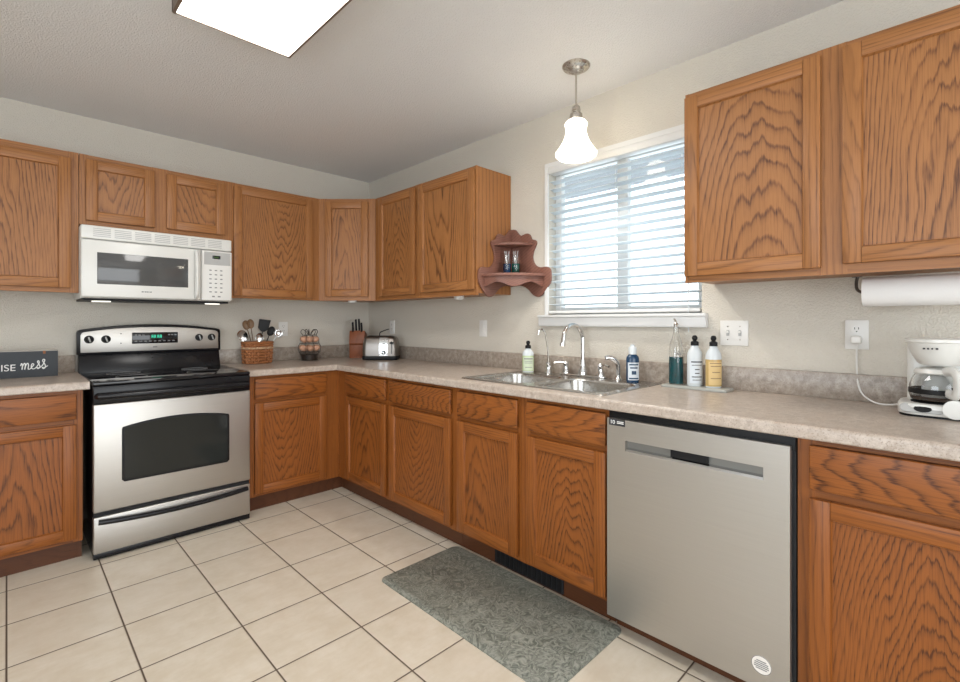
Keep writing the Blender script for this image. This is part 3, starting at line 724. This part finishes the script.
ty = tag(MB().prism(rrect(-0.055, 0.055, -0.14, 0.15, 0.012), lambda x, y: (x, y, 0), (0, 0, 0.012), bev=0.003).build('soap_tray', 'tray', None, (TX, TY, ZC)), 'flat grey tray under the three tall bottles by the light switch', 'tray')
zt_ = ZC+0.0125
gb = thing('glass_bottle', 'tall clear glass bottle of teal liquid with a pour spout on the grey tray', 'bottle', (TX+0.005, TY+0.100, zt_), FR)
RB = 0.032; prof = [(RB*0.92, 0), (RB, 0.006), (RB, 0.165), (RB*0.9, 0.185), (RB*0.5, 0.225), (RB*0.36, 0.245), (RB*0.36, 0.27), (RB*0.42, 0.272), (RB*0.42, 0.28)]
MB().lathe(prof+[(r*0.88, z) for r, z in prof[::-1] if z > 0.01]+[(RB*0.8, 0.006)], seg=28, cap0=True).build('bottle_wall', 'glass', gb)
MB().lathe([(RB*0.90, 0.004), (RB*0.945, 0.010), (RB*0.945, 0.128), (RB*0.5, 0.1285)], seg=28).build('liquid', 'teal', gb)
b = MB(); b.lathe([(0.008, 0.27), (0.011, 0.283), (0.006, 0.29)], seg=14); b.tube(smooth_path([(0, 0, 0.282), (-0.002, 0, 0.296), (-0.010, 0, 0.308)]), 0.0045, 8); b.build('pour_spout', 'nickel', gb)
b = MB()
for a in (-0.7, -0.35, 0.0, 0.35, 0.7): b.prism([(-0.0015, 0), (0.0015, 0), (0.0025, 0.016), (0, 0.028)], lambda x, z, a=a: (math.sin(a)*0.012+x*math.cos(a)+z*math.sin(a), -RB*1.01*math.cos(math.sin(a)*0.4), 0.138+z*math.cos(a)), (0, -0.0006, 0))
b.build('etched_leaf', 'greyink', gb)
pump_bottle('clear white soap bottle with black cap, middle of the grey tray', (TX+0.005, TY+0.014, zt_), FR, 0.034, 0.135, 0.05, 'clear_white', 'black_plastic', 'label', 'ink', 'flip', 0.78, [(0.80, 0.84, 0.8), (0.70, 0.72, 0.7), (0.42, 0.45, 0.3), (0.55, 0.58, 0.3), (0.30, 0.33, 0.7), (0.2, 0.22, 0.6)])
pump_bottle('amber yellow soap bottle with black cap, right end of the grey tray', (TX+0.005, TY-0.068, zt_), FR, 0.034, 0.135, 0.05, 'clear_white', 'black_plastic', 'label_yellow', 'spoon_wood', 'flip', 0.78, [(0.80, 0.82, 0.8), (0.70, 0.72, 0.7), (0.5, 0.52, 0.5), (0.30, 0.32, 0.7)], fill='yellow_soap')

# ------------------------------------------------------------------ corner shelf at the cabinet end
cs = thing('corner_shelf', 'small scalloped two tier wooden corner shelf between the wall cabinet and the window', 'shelf', (WX-0.001, -1.732, 0))
wing = [(0, 1.822), (0.028, 1.818), (0.052, 1.792), (0.075, 1.775), (0.10, 1.778), (0.128, 1.782), (0.150, 1.768), (0.163, 1.742), (0.192, 1.732), (0.202, 1.716), (0.196, 1.698), (0.178, 1.665), (0.170, 1.63), (0.178, 1.598), (0.200, 1.572), (0.235, 1.560), (0.280, 1.560), (0.303, 1.548), (0.312, 1.525), (0.312, 1.472), (0.296, 1.445), (0.262, 1.405), (0.235, 1.382), (0.208, 1.378), (0.175, 1.392), (0.14, 1.425), (0.10, 1.448), (0.05, 1.455), (0, 1.452)]
wing = [(p.x, p.y) for p in smooth_path([(a, z, 0) for a, z in wing], 3)]
MB().prism(wing, lambda a, z: (-a, 0, z), (0, -0.014, 0), bev=0.002).build('side_panel', 'shelf_wood', cs)
MB().prism([(a+0.0145, z) for a, z in wing[:-1]]+[(0.0145, 1.452)], lambda a, z: (0, -a, z), (-0.014, 0, 0), bev=0.002).build('back_panel', 'shelf_wood', cs)
def quarter(r, z0, z1, nm):
    pts = [(-0.002, -0.002), ]+[(-0.002-r*math.cos(PI/2*k/18), -0.002-r*math.sin(PI/2*k/18)) for k in range(19)]
    MB().prism(pts, lambda x, y: (x, y, z0), (0, 0, z1-z0), bev=0.003).build(nm, 'shelf_wood', cs)
quarter(0.185, 1.700, 1.715, 'shelf'); quarter(0.287, 1.500, 1.517, 'shelf')
b = MB(); L = []
for k in range(25):
    t_ = k/24; a = PI/2*t_; zz = 1.452-0.014*math.cos(4*PI*t_)
    L.append([(-r*math.cos(a)-0.002, -r*math.sin(a)-0.002, z) for r, z in ((0.268, 1.5), (0.268, zz), (0.256, zz), (0.256, 1.5))])
b.loft(L); b.build('apron', 'shelf_wood', cs)
def jar(label, loc, liq):
    t = thing('glass_jar', label, 'jar', loc, 0)
    pr = [(0.022, 0), (0.0245, 0.004), (0.0245, 0.10), (0.020, 0.110), (0.020, 0.122)]
    MB().lathe(pr+[(r*0.9, z) for r, z in pr[::-1] if z > 0.003]+[(0.020, 0.003)], seg=22).build('jar_wall', 'glass', t)
    MB().lathe([(0.0215, 0.0035), (0.0232, 0.006), (0.0232, 0.066), (0.01, 0.0665)], seg=22).build('liquid', liq, t)
    b = MB()
    for k in range(5):
        a = k*1.26; b.tube([(0.004*math.cos(a), 0.004*math.sin(a), 0.06), (0.016*math.cos(a), 0.016*math.sin(a), 0.145)], 0.0009, 6)
    b.build('reed', 'clear_white', t); return t
jar('small glass jar of dark blue liquid on the corner shelf', (-0.122, -1.820, 1.5172), 'blue_liquid')
jar('small glass jar of green liquid on the corner shelf', (-0.084, -1.858, 1.5172), 'teal_green')

# ------------------------------------------------------------------ ceiling fixture, pendant
cl = thing('ceiling_light', 'rectangular fluorescent ceiling light with a dark thin frame', 'light', (-1.652, -2.275, H))
FW, FL, FH = 0.230, 0.605, 0.075
b = MB()
for x in (-FW, FW): b.prism([(0, 0), (0, -FH), (0.012 if x < 0 else -0.012, -FH-0.004), (0.02 if x < 0 else -0.02, 0)], lambda a, z, x=x: (x+a, -FL, z), (0, 2*FL, 0))
for y in (-FL, FL): b.prism([(0, 0), (0, -FH), (0.012 if y < 0 else -0.012, -FH-0.004), (0.02 if y < 0 else -0.02, 0)], lambda a, z, y=y: (-FW, y+a, z), (2*FW, 0, 0))
b.build('frame', 'frame_bronze', cl, smooth=False)
MB().box(-FW+0.010, FW-0.010, -FL+0.010, FL-0.010, -FH, -FH+0.01).build('diffuser', 'diffuser', cl, smooth=False)

pd = thing('pendant_light', 'small nickel pendant lamp with a bell shaped lit glass shade above the sink', 'lamp', (-0.327, -2.463, H))
MB().lathe([(0.068, 0.0), (0.068, -0.006), (0.062, -0.014), (0.040, -0.020), (0.034, -0.030), (0.012, -0.036), (0.004, -0.038)], seg=32).build('canopy', 'nickel', pd)
MB().tube([(0, 0, -0.03), (0, 0, -0.205)], 0.0045, 10).build('rod', 'nickel', pd)
MB().lathe([(0.010, -0.195), (0.020, -0.205), (0.022, -0.222), (0.018, -0.228), (0.030, -0.240), (0.032, -0.272), (0.026, -0.285)], seg=24).build('socket', 'nickel', pd)
sh = [(0.028, -0.266), (0.046, -0.276), (0.056, -0.290), (0.052, -0.305), (0.049, -0.322), (0.054, -0.350), (0.066, -0.380), (0.086, -0.412), (0.101, -0.432), (0.100, -0.444), (0.086, -0.456)]
MB().lathe(sh+[(r-0.004, z+0.001) for r, z in sh[::-1]], seg=36, cap0=False, cap1=False).build('lamp_shade', 'shade', pd)
bulb = bpy.data.lights.new('pendant_bulb_light', 'POINT'); bulb.energy = 22; bulb.shadow_soft_size = 0.03; bulb.color = (1.0, 0.95, 0.87)
bo = bpy.data.objects.new('pendant_bulb_light', bulb); COL.objects.link(bo); bo.location = (-0.327, -2.463, H-0.385)
for lab, p in (('flat puck light under the diagonal corner cabinet', (-0.40, -0.44, ZB)), ('flat puck light under the cabinet beside the corner shelf', (-0.17, -1.43, ZB))):
    t = thing('puck_light', lab, 'light', p)
    MB().lathe([(0.034, 0.011), (0.034, -0.008), (0.03, -0.010)], seg=24).build('housing', 'white_plastic', t)
    MB().lathe([(0.026, -0.009), (0.026, -0.013), (0.02, -0.014)], seg=24).build('lens', 'white_plastic', t)

# ------------------------------------------------------------------ outlets and switches
def plate(label, loc, rz, w, kind):
    t = thing('outlet' if kind != 'switch' else 'light_switch', label, 'outlet' if kind != 'switch' else 'switch', loc, rz)
    MB().box(-w/2, w/2, -0.006, 0, -0.057, 0.057, 0, 0.0025).build('cover_plate', 'white_plastic', t)
    n = 2 if w > 0.1 else 1
    for i in range(n):
        x = (i-(n-1)/2)*0.046*1.1
        if kind == 'switch':
            f = MB().box(x-0.006, x+0.006, -0.0075, -0.005, -0.013, 0.013).build('toggle_slot', 'grey_plastic', t)
            MB().box(x-0.004, x+0.004, -0.018, -0.006, 0.0, 0.009, 0, 0.001).build('toggle', 'white_plastic', t)
            b = MB()
            for z in (-0.03, 0.03): b.lathe([(0.003, 0), (0.003, 0.0015)], seg=10, mtx=Matrix.Translation((x, -0.006, z)) @ STAND)
            b.build('screw', 'nickel', t)
        elif kind == 'rocker':
            MB().box(x-0.016, x+0.016, -0.0075, -0.005, -0.033, 0.033, 0, 0.001).build('rocker', 'white_plastic', t)
        else:
            for z in (-0.0195, 0.0195):
                b = MB(); b.lathe([(0.0165, 0), (0.0165, 0.0022)], seg=24, mtx=Matrix.Translation((x, -0.006, z)) @ STAND); r_ = b.build('receptacle', 'white_plastic', t)
                b = MB()
                for sx in (-0.006, 0.006): b.box(x+sx-0.0012, x+sx+0.0012, -0.0088, -0.0078, z+0.001, z+0.009)
                b.box(x-0.002, x+0.002, -0.0088, -0.0078, z-0.009, z-0.005); b.build('slot', 'ink', r_)
    return t
plate('white duplex outlet on the back wall behind the egg holder', (-0.765, 0, 1.166), 0, 0.072, 'outlet')
plate('white single rocker switch on the wall left of the faucet', (WX, -1.473, 1.178), R90, 0.072, 'rocker')
plate('white double toggle switch plate on the wall right of the window', (WX, -3.078, 1.173), R90, 0.118, 'switch')
plate('white duplex outlet with a plug in it above the coffee maker cord', (WX, -3.518, 1.174), R90, 0.074, 'outlet')
plate('white outlet on the wall behind the toaster', (WX, -0.375, 1.178), R90, 0.072, 'outlet')

# ------------------------------------------------------------------ coffee maker, carafe, paper towels
cm = thing('coffee_maker', 'white drip coffee maker at the right end of the worktop', 'coffee maker', (-0.165, -3.745, ZC), R90)
# local: x to the right (world -y), y into the wall (world +x)
b = MB(); b.prism(rrect(-0.092, 0.105, -0.085, 0.10, 0.05), lambda x, y: (x, y, 0.006), (0, 0, 0.036), bev=0.006); b.build('base', 'white_app', cm)
b = MB(); b.prism(rrect(-0.088, 0.10, -0.080, 0.096, 0.045), lambda x, y: (x, y, 0), (0, 0, 0.010)); b.build('foot', 'black_plastic', cm)
sl = Matrix.Translation((-0.028, -0.079, 0.025)) @ Matrix.Rotation(math.radians(62), 4, 'X')
b = MB(); b.prism(rrect(-0.056, 0.05, -0.013, 0.017, 0.014), lambda x, y: (x, y, 0), (0, 0, 0.006), bev=0.002, mtx=sl)
cpn = b.build('control_panel', 'grey_plastic', cm)
MB().lathe([(0.017, 0.005), (0.016, 0.009), (0.01, 0.010)], seg=20, sx=1.3, sy=0.7, mtx=sl).build('rocker_button', 'black_plastic', cpn)
b = MB(); b.lathe([(0.029, 0), (0.029, 0.011), (0.0285, 0.012), (0.02, 0.0125)], seg=28, mtx=Matrix.Translation((0.046, -0.085, 0.034)) @ STAND); b.build('front_boss', 'white_app', cm, ang=20)
b = MB(); b.prism(rrect(-0.075, 0.075, 0.055, 0.10, 0.02), lambda x, y: (x, y, 0.03), (0, 0, 0.205), bev=0.004); b.build('tower', 'white_app', cm)
b = MB(); b.lathe([(0.046, 0.165), (0.056, 0.172), (0.072, 0.205), (0.081, 0.238), (0.087, 0.240), (0.087, 0.249), (0.080, 0.252), (0.02, 0.254)], (0.010, 0, 0), seg=40); b.build('brew_basket', 'white_app', cm)
b = MB()
for k, wd in enumerate((0.006, 0.005, 0.004, 0.006)): b.box(-0.028+k*0.010, -0.028+k*0.010+wd, -0.083, -0.079, 0.218, 0.223)
b.build('logo_mark', 'ink', cm)
MB().lathe([(0.062, 0.042), (0.062, 0.045), (0.05, 0.046)], seg=32).build('warming_plate', 'black_plastic', cm)
b = MB(); b.tube(smooth_path([(-0.085, 0.06, 0.022), (-0.12, 0.095, 0.008), (-0.165, 0.125, 0.006), (-0.205, 0.150, 0.030), (-0.222, 0.166, 0.075), (-0.226, 0.172, 0.14), (-0.226, 0.170, 0.20), (-0.2265, 0.166, 0.236)]), 0.0032, 8); pc = b.build('power_cord', 'white_plastic', cm)
b = MB(); b.box(-0.244, -0.21, 0.146, 0.1775, 0.222, 0.252, 0, 0.008, 3); b.build('plug', 'white_plastic', pc)
cf = thing('coffee_carafe', 'glass coffee carafe with white handle standing in the coffee maker', 'carafe', (-0.165, -3.745, ZC+0.046), R90)
pr = [(0.052, 0.001), (0.062, 0.006), (0.066, 0.02), (0.066, 0.05), (0.060, 0.072), (0.05, 0.092)]
MB().lathe(pr+[(r-0.003, z) for r, z in pr[::-1] if z > 0.004]+[(0.05, 0.004)], seg=36).build('glass_body', 'glass', cf)
MB().lathe([(0.058, 0.0045), (0.0615, 0.009), (0.0625, 0.018), (0.03, 0.0182)], seg=36).build('coffee', 'coffee', cf)
MB().lathe([(0.0672, 0.026), (0.0678, 0.028), (0.0678, 0.040), (0.0672, 0.042), (0.066, 0.042), (0.066, 0.026)], seg=36, cap0=False, cap1=False).build('band', 'black_plastic', cf)
MB().lathe([(0.052, 0.090), (0.055, 0.094), (0.050, 0.106), (0.02, 0.112)], seg=36).build('lid', 'white_app', cf)
b = MB(); hd = Matrix.Rotation(math.radians(-62), 4, 'Z')
b.tube(smooth_path([(0.050, 0, 0.100), (0.085, 0, 0.104), (0.108, 0, 0.09), (0.112, 0, 0.06), (0.100, 0, 0.032), (0.064, 0, 0.034)]), 0.010, 12, flat=1.5, mtx=hd); b.build('handle', 'white_app', cf)

ph = thing('towel_holder', 'dark wire paper towel holder screwed under the right wall cabinet', 'holder', (-0.14, -3.54, ZB), 0)
b = MB(); b.tube(smooth_path([(0, 0, 0.0), (0, 0.004, -0.02), (0, 0.002, -0.045), (0, -0.012, -0.057), (0, -0.03, -0.057)]), 0.005, 8)
b.tube([(0, -0.015, -0.057), (0, -0.335, -0.057)], 0.005, 8); b.tube(smooth_path([(0, -0.33, -0.057), (0, -0.345, -0.045), (0, -0.345, 0.0)]), 0.005, 8)
b.build('wire_arm', 'wire', ph)
b = MB(); b.box(-0.012, 0.012, -0.012, 0.016, -0.002, 0.0); b.box(-0.012, 0.012, -0.36, -0.33, -0.002, 0); b.build('mount_plate', 'wire', ph)
b = MB(); Lr = [(0.051, 0.0), (0.0515, 0.004), (0.0515, 0.276), (0.051, 0.28), (0.02, 0.28), (0.02, 0.0)]
b.lathe(Lr+[Lr[0]], seg=40, cap0=False, cap1=False, mtx=Matrix.Rotation(PI/2, 4, 'X'))
tag(b.build('paper_towel_roll', 'paper', None, (-0.14, -3.556, ZB-0.057)), 'white paper towel roll hanging under the right wall cabinet', 'paper towels')

# ------------------------------------------------------------------ floor mat
b = MB(); L = []
for d, z in ((0.0, 0.0), (-0.0, 0.005), (0.012, 0.012)): L.append([(x, y, z) for x, y in rrect(-0.245+d, 0.245-d, -0.5+d, 0.5-d, 0.035)])
b.loft(L); tag(b.build('floor_mat', 'mat', None, (-0.832, -2.365, 0.0005)), 'grey green embossed kitchen mat on the tiles before the sink', 'mat')

# ------------------------------------------------------------------ slate sign
sg = thing('wooden_sign', 'charcoal box sign with white hand lettering on the left worktop', 'sign', (-2.128, -0.205, ZC), math.radians(-1.5))
MB().box(-0.50, 0, 0, 0.045, 0, 0.146, 0, 0.001).build('board', 'slate', sg)
b = MB(); b.box(-0.50, 0.0008, -0.0008, 0.046, 0.143, 0.1475); b.build('top_edge', 'slate_edge', sg)
b = MB(); b.box(-0.063, -0.052, -0.0015, 0.0, 0.128, 0.144); b.build('clip', 'basket', sg)
b = MB(); b.mesh(text_mesh('ISE', 0.050), 0, Matrix.Translation((-0.232, -0.0008, 0.040)) @ STAND); b.build('print_lettering', 'white_ink', sg)
sc_ = [(0, 20), (3, 32), (6, 20), (4, 2), (6, 18), (12, 32), (15, 24), (13, 2), (16, 20), (22, 32), (25, 22), (24, 4), (30, 4), (37, 14), (42, 24), (38, 29), (34, 20), (35, 8), (41, 3), (50, 10), (58, 26), (60, 34), (57, 42), (54, 36), (60, 22), (62, 10), (56, 3), (53, 8), (62, 8), (72, 22), (76, 34), (78, 44), (74, 48), (71, 40), (78, 24), (80, 10), (74, 2), (70, 8), (78, 8), (88, 16)]
b = MB(); b.tube(smooth_path([(-0.153+x*0.00125, -0.001, 0.042+z*0.00115) for x, z in sc_], 4), 0.0026, 6); b.build('script_lettering', 'white_ink', sg)

# ------------------------------------------------------------------ utensil basket
ub = thing('utensil_basket', 'brown woven basket full of cooking utensils right of the range', 'basket', (-1.022, -0.165, ZC), 0.15)
BH = 0.155
def oval(k, n, g_=0.0, sc=1.0):
    a = 2*PI*k/n; ca, sa = math.cos(a), math.sin(a)
    e = 0.62
    return ((0.098*sc+g_)*math.copysign(abs(ca)**e, ca), (0.068*sc+g_)*math.copysign(abs(sa)**e, sa))
b = MB(); n = 48
b.loft([[(*oval(k, n, -0.006, 0.9+0.1*z/BH), z) for k in range(n)] for z in (0.0, BH-0.006)], 0, True, True, False); b.build('liner', 'basket', ub)
nst = 24
for r in range(7):
    z = 0.012+r*0.0205; s_ = 0.9+0.1*z/BH; b = MB(); N_ = 96; pts = []
    for k in range(N_): pts.append(Vector((*oval(k, N_, 0.0045*(1 if r % 2 else -1)*math.cos(nst/2*2*PI*k/N_), s_), z)))
    b.tube(pts, 0.0088, 8, closed=True, flat=1.0); b.build('weave_band', 'basket_light' if r == 5 else 'basket', ub)
b = MB()
for k in range(nst):
    x0, y0 = oval(k+0.5, nst, 0.002, 0.9); x1, y1 = oval(k+0.5, nst, 0.002, 1.0); b.tube([(x0, y0, 0.003), (x1, y1, BH-0.006)], 0.006, 6)
b.build('stake', 'basket', ub)
b = MB(); b.tube([Vector((*oval(k, 64, 0.003), BH-0.002)) for k in range(64)], 0.009, 8, closed=True); b.build('rim', 'basket', ub)

def utensil(name, label, base, tip, hm, head, hmat):
    """handle runs from the basket floor up to the head at the tip"""
    B = Vector(base); Tp = Vector(tip); d = (Tp-B); L = d.length
    t = thing(name, label, 'utensil', base)
    rot = Vector((0, 0, 1)).rotation_difference(d).to_matrix().to_4x4()
    t.rotation_euler = rot.to_euler()
    hl = {'spoon': 0.075, 'turner': 0.095, 'ladle': 0.05, 'slot': 0.085, 'wood': 0.07}[head]
    MB().tube([(0, 0, 0), (0, 0, (L-hl)*0.5), (0, 0, L-hl+0.006)], [0.006, 0.005, 0.0045], 8, flat=0.7).build('handle', hm, t)
    z0 = L-hl; face = Matrix.Rotation(math.radians(-20), 4, 'Z')
    b = MB()
    if head == 'turner':
        b.prism([(-0.010, z0), (0.010, z0), (0.036, z0+0.022), (0.040, L), (-0.040, L-0.006), (-0.036, z0+0.022)], lambda x, z: (x, -0.002, z), (0, 0.004, 0), bev=0.001, mtx=face)
    elif head == 'ladle':
        pr = [(0.002, -0.024), (0.018, -0.020), (0.030, -0.008), (0.034, 0.004), (0.031, 0.004), (0.026, -0.008), (0.016, -0.017), (0.002, -0.020)]
        b.lathe(pr, (0, 0, 0), 20, mtx=Matrix.Translation((0, 0, L-0.022)) @ face @ Matrix.Rotation(math.radians(65), 4, 'X'))
    else:
        w = {'spoon': 0.027, 'slot': 0.034, 'wood': 0.024}[head]
        n_ = 18; L0 = []
        for s, dep in ((1.0, 0.0), (0.8, 0.006), (0.4, 0.011), (0.02, 0.012)):
            L0.append([(w*s*math.cos(2*PI*k/n_), -0.002+dep, z0+hl/2+hl/2*s*math.sin(2*PI*k/n_)) for k in range(n_)])
        L1 = [[(x*0.97, y-0.003, z) for x, y, z in l] for l in L0[::-1]]
        b.loft(L1+L0, 0, True, True, True, mtx=face)
    b.build('head', hmat, t)
    return t
zb_ = ZC+0.02
def UB(x, y): return (-1.022+x, -0.165+y, zb_)
def UT(x, y, z): return (-1.022+x, -0.165+y, ZC+z)
utensil('slotted_spoon', 'round steel skimmer spoon leaning furthest left in the basket', UB(-0.02, -0.0), UT(-0.135, -0.045, 0.245), 'chrome', 'slot', 'chrome')
utensil('wooden_spoon', 'dark brown wooden spoon leaning left, behind the steel skimmer', UB(0.0, 0.015), UT(-0.085, 0.01, 0.315), 'spoon_wood', 'wood', 'spoon_wood')
utensil('wooden_spatula', 'straight brown wooden spatula standing upright left of the black turner', UB(-0.02, -0.02), UT(-0.052, 0.0, 0.325), 'spoon_wood', 'wood', 'spoon_wood')
utensil('serving_spoon', 'short bright steel serving spoon low in the middle of the basket', UB(-0.01, -0.02), UT(0.0, -0.05, 0.225), 'chrome', 'spoon', 'chrome')
utensil('turner', 'wide black nylon turner, tallest in the basket', UB(0.0, 0.02), UT(0.062, 0.015, 0.325), 'black_plastic', 'turner', 'black_plastic')
utensil('cooking_spoon', 'black nylon spoon leaning right beside the black turner', UB(-0.0, -0.02), UT(0.105, -0.02, 0.270), 'black_plastic', 'spoon', 'black_plastic')
utensil('ladle', 'steel ladle hooked out furthest right over the basket rim', UB(0.02, 0.0), UT(0.150, -0.035, 0.235), 'chrome', 'ladle', 'chrome')

# ------------------------------------------------------------------ egg holder
EX, EY = -0.625, -0.17
eh = thing('egg_holder', 'dark wire egg holder with a round base beside the utensil basket', 'egg holder', (EX, EY, ZC))
def circ(r, z, n=40): return [Vector((r*math.cos(2*PI*k/n), r*math.sin(2*PI*k/n), z)) for k in range(n)]
b = MB()
for r, z in ((0.062, 0.004), (0.070, 0.05), (0.083, 0.068), (0.074, 0.135), (0.05, 0.20)): b.tube(circ(r, z), 0.0018, 6, closed=True)
b.build('wire_ring', 'wire', eh)
b = MB()
for k in range(8):
    a = 2*PI*k/8; ca, sa = math.cos(a), math.sin(a)
    b.tube(smooth_path([(0.062*ca, 0.062*sa, 0.004), (0.070*ca, 0.070*sa, 0.05), (0.086*ca, 0.086*sa, 0.07), (0.090*ca, 0.090*sa, 0.11), (0.076*ca, 0.076*sa, 0.14), (0.074*ca, 0.074*sa, 0.175), (0.05*ca, 0.05*sa, 0.20)], 4), 0.0014, 6)
b.build('wire_rib', 'wire', eh)
b = MB(); b.lathe([(0.058, 0.003), (0.066, 0.048), (0.02, 0.05)], seg=32); b.build('base_cup', 'wire', eh)
b = MB()
for k in range(5):
    a = 2*PI*k/5+0.4; ca, sa = math.cos(a), math.sin(a)
    b.tube(smooth_path([(0.05*ca, 0.05*sa, 0.2), (0.066*ca, 0.066*sa, 0.225), (0.052*ca, 0.052*sa, 0.245), (0.025*ca, 0.025*sa, 0.228), (0.012*ca, 0.012*sa, 0.205)], 4), 0.0028, 6)
b.build('top_loop', 'wire', eh)
ep = [(0.0005, -0.029), (0.009, -0.0275), (0.016, -0.022), (0.0205, -0.012), (0.0215, -0.002), (0.020, 0.008), (0.0155, 0.018), (0.009, 0.0245), (0.0005, 0.028)]
ep = [(r*1.15, z*1.12) for r, z in ep]
b = MB(); b.lathe(ep, seg=20); egg0 = b.build('egg', 'egg'); first = True
spots = [('lower', 0.056, 0.099, 6, 0.2), ('upper', 0.045, 0.168, 5, 0.5)]
for tier, r, z, n_, a0 in spots:
    for k in range(n_):
        a = a0+2*PI*k/n_; o = egg0 if first else egg0.copy()
        if not first: COL.objects.link(o)
        first = False
        o.location = (EX+r*math.cos(a), EY+r*math.sin(a), ZC+z); o.rotation_euler = (0.1*math.sin(k*2.1), 1.3+0.15*math.cos(k*1.7), a)
        tag(o, 'brown egg in the %s tier of the dark wire egg holder' % tier, 'egg', 'brown eggs in the %s tier of the wire holder' % tier)

# ------------------------------------------------------------------ knife block and knives
kx, ky, kr = -0.205, -0.195, math.radians(-42)
kb = thing('knife_block', 'dark reddish wood knife block in the counter corner', 'knife block', (kx, ky, ZC), kr)
b = MB(); b.prism([(-0.05, 0), (0.05, 0), (0.05, 0.10), (0.072, 0.20), (-0.04, 0.232), (-0.066, 0.125), (-0.05, 0.11)], lambda y, z: (-0.064, y, z), (0.128, 0, 0), bev=0.004)
b.build('block', 'block_wood', kb)
MB().box(-0.060, 0.060, -0.054, 0.046, 0, 0.012, 0, 0.002).build('foot', 'block_wood', kb)
Rk = Matrix.Rotation(kr, 4, 'Z')
for lab, x, y, h_ in (('black handled knife, far left in the knife block', -0.036, -0.030, 0.085), ('tall black handled knife, second from left in the knife block', -0.012, -0.012, 0.115), ('tall black handled knife, third from left in the knife block', 0.014, -0.012, 0.118), ('shorter black handled knife, far right in the knife block', 0.036, -0.030, 0.08)):
    p = Rk @ Vector((x, y, 0.21))
    t = thing('kitchen_knife', lab, 'knife', (kx+p.x, ky+p.y, ZC+0.218-(y+0.04)*0.28), kr)
    lean = Matrix.Rotation(math.radians(14), 4, 'X')
    b = MB(); b.prism(rrect(-0.007, 0.007, -0.012, 0.012, 0.005, 3), lambda a, c: (a, c, 0.004), (0, 0, h_), bev=0.003, mtx=lean); b.build('handle', 'black_plastic', t)
    b = MB(); b.box(-0.0015, 0.0015, -0.01, 0.01, -0.12, 0.006, mtx=lean); b.build('blade', 'chrome', t)

# ------------------------------------------------------------------ toaster
to = thing('toaster', 'stainless steel toaster with a black base in the counter corner', 'toaster', (-0.176, -0.503, ZC), -PI/4)
W2, D2 = 0.142, 0.082
b = MB(); b.prism(rrect(-W2, W2, -D2, D2, 0.03), lambda x, y: (x, y, 0.004), (0, 0, 0.030), bev=0.004); b.build('base', 'black_plastic', to)
b = MB(); L = []
for z, sx, sy in ((0.032, 0.985, 0.96), (0.08, 0.985, 0.97), (0.13, 0.96, 0.93), (0.165, 0.91, 0.84), (0.182, 0.86, 0.72), (0.190, 0.78, 0.58), (0.192, 0.6, 0.4)):
    L.append([(x*sx, y*sy, z) for x, y in rrect(-W2, W2, -D2, D2, 0.035)])
b.loft(L); b.build('shell', 'toaster', to)
b = MB()
for y in (-0.022, 0.022): b.box(-0.1, 0.085, y-0.011, y+0.011, 0.188, 0.1935)
b.build('bread_slot', 'black_plastic', to)
b = MB(); L = []
for z, dy in ((0.036, 0.965), (0.08, 0.975), (0.13, 0.937), (0.165, 0.85), (0.18, 0.74)): L.append([(0.0, -D2*dy-0.002, z), (0.066, -D2*dy-0.002, z), (0.066, -D2*dy+0.01, z), (0.0, -D2*dy+0.01, z)])
b.loft(L); cpz = b.build('control_strip', 'chrome', to)
b = MB(); b.lathe([(0.017, 0), (0.016, 0.010), (0.012, 0.012)], seg=20, mtx=Matrix.Translation((0.036, -D2*0.97, 0.062)) @ STAND); dk = b.build('dial', 'black_plastic', to)
b = MB(); b.lathe([(0.008, 0.012), (0.007, 0.0135)], seg=16, mtx=Matrix.Translation((0.036, -D2*0.97, 0.062)) @ STAND); b.build('dial_cap', 'chrome', dk)
for z in (0.095, 0.112, 0.129):
    b = MB(); b.lathe([(0.006, 0), (0.005, 0.005)], seg=12, mtx=Matrix.Translation((0.036, -D2*(0.965 if z < 0.12 else 0.945), z)) @ STAND); b.build('button', 'black_plastic', to)
MB().box(0.095, 0.101, -D2*0.975, -D2*0.9, 0.05, 0.15).build('lever_slot', 'ink', to)
MB().box(0.086, 0.116, -D2-0.022, -D2*0.9, 0.132, 0.146, 0, 0.004).build('lever', 'black_plastic', to)
b = MB(); b.tube(smooth_path([(0.02, D2*0.9, 0.06), (-0.02, D2+0.03, 0.10), (-0.04, D2+0.04, 0.2), (-0.02, D2+0.05, 0.225), (0.035, D2+0.062, 0.245)]), 0.004, 8); b.build('power_cord', 'black_plastic', to)
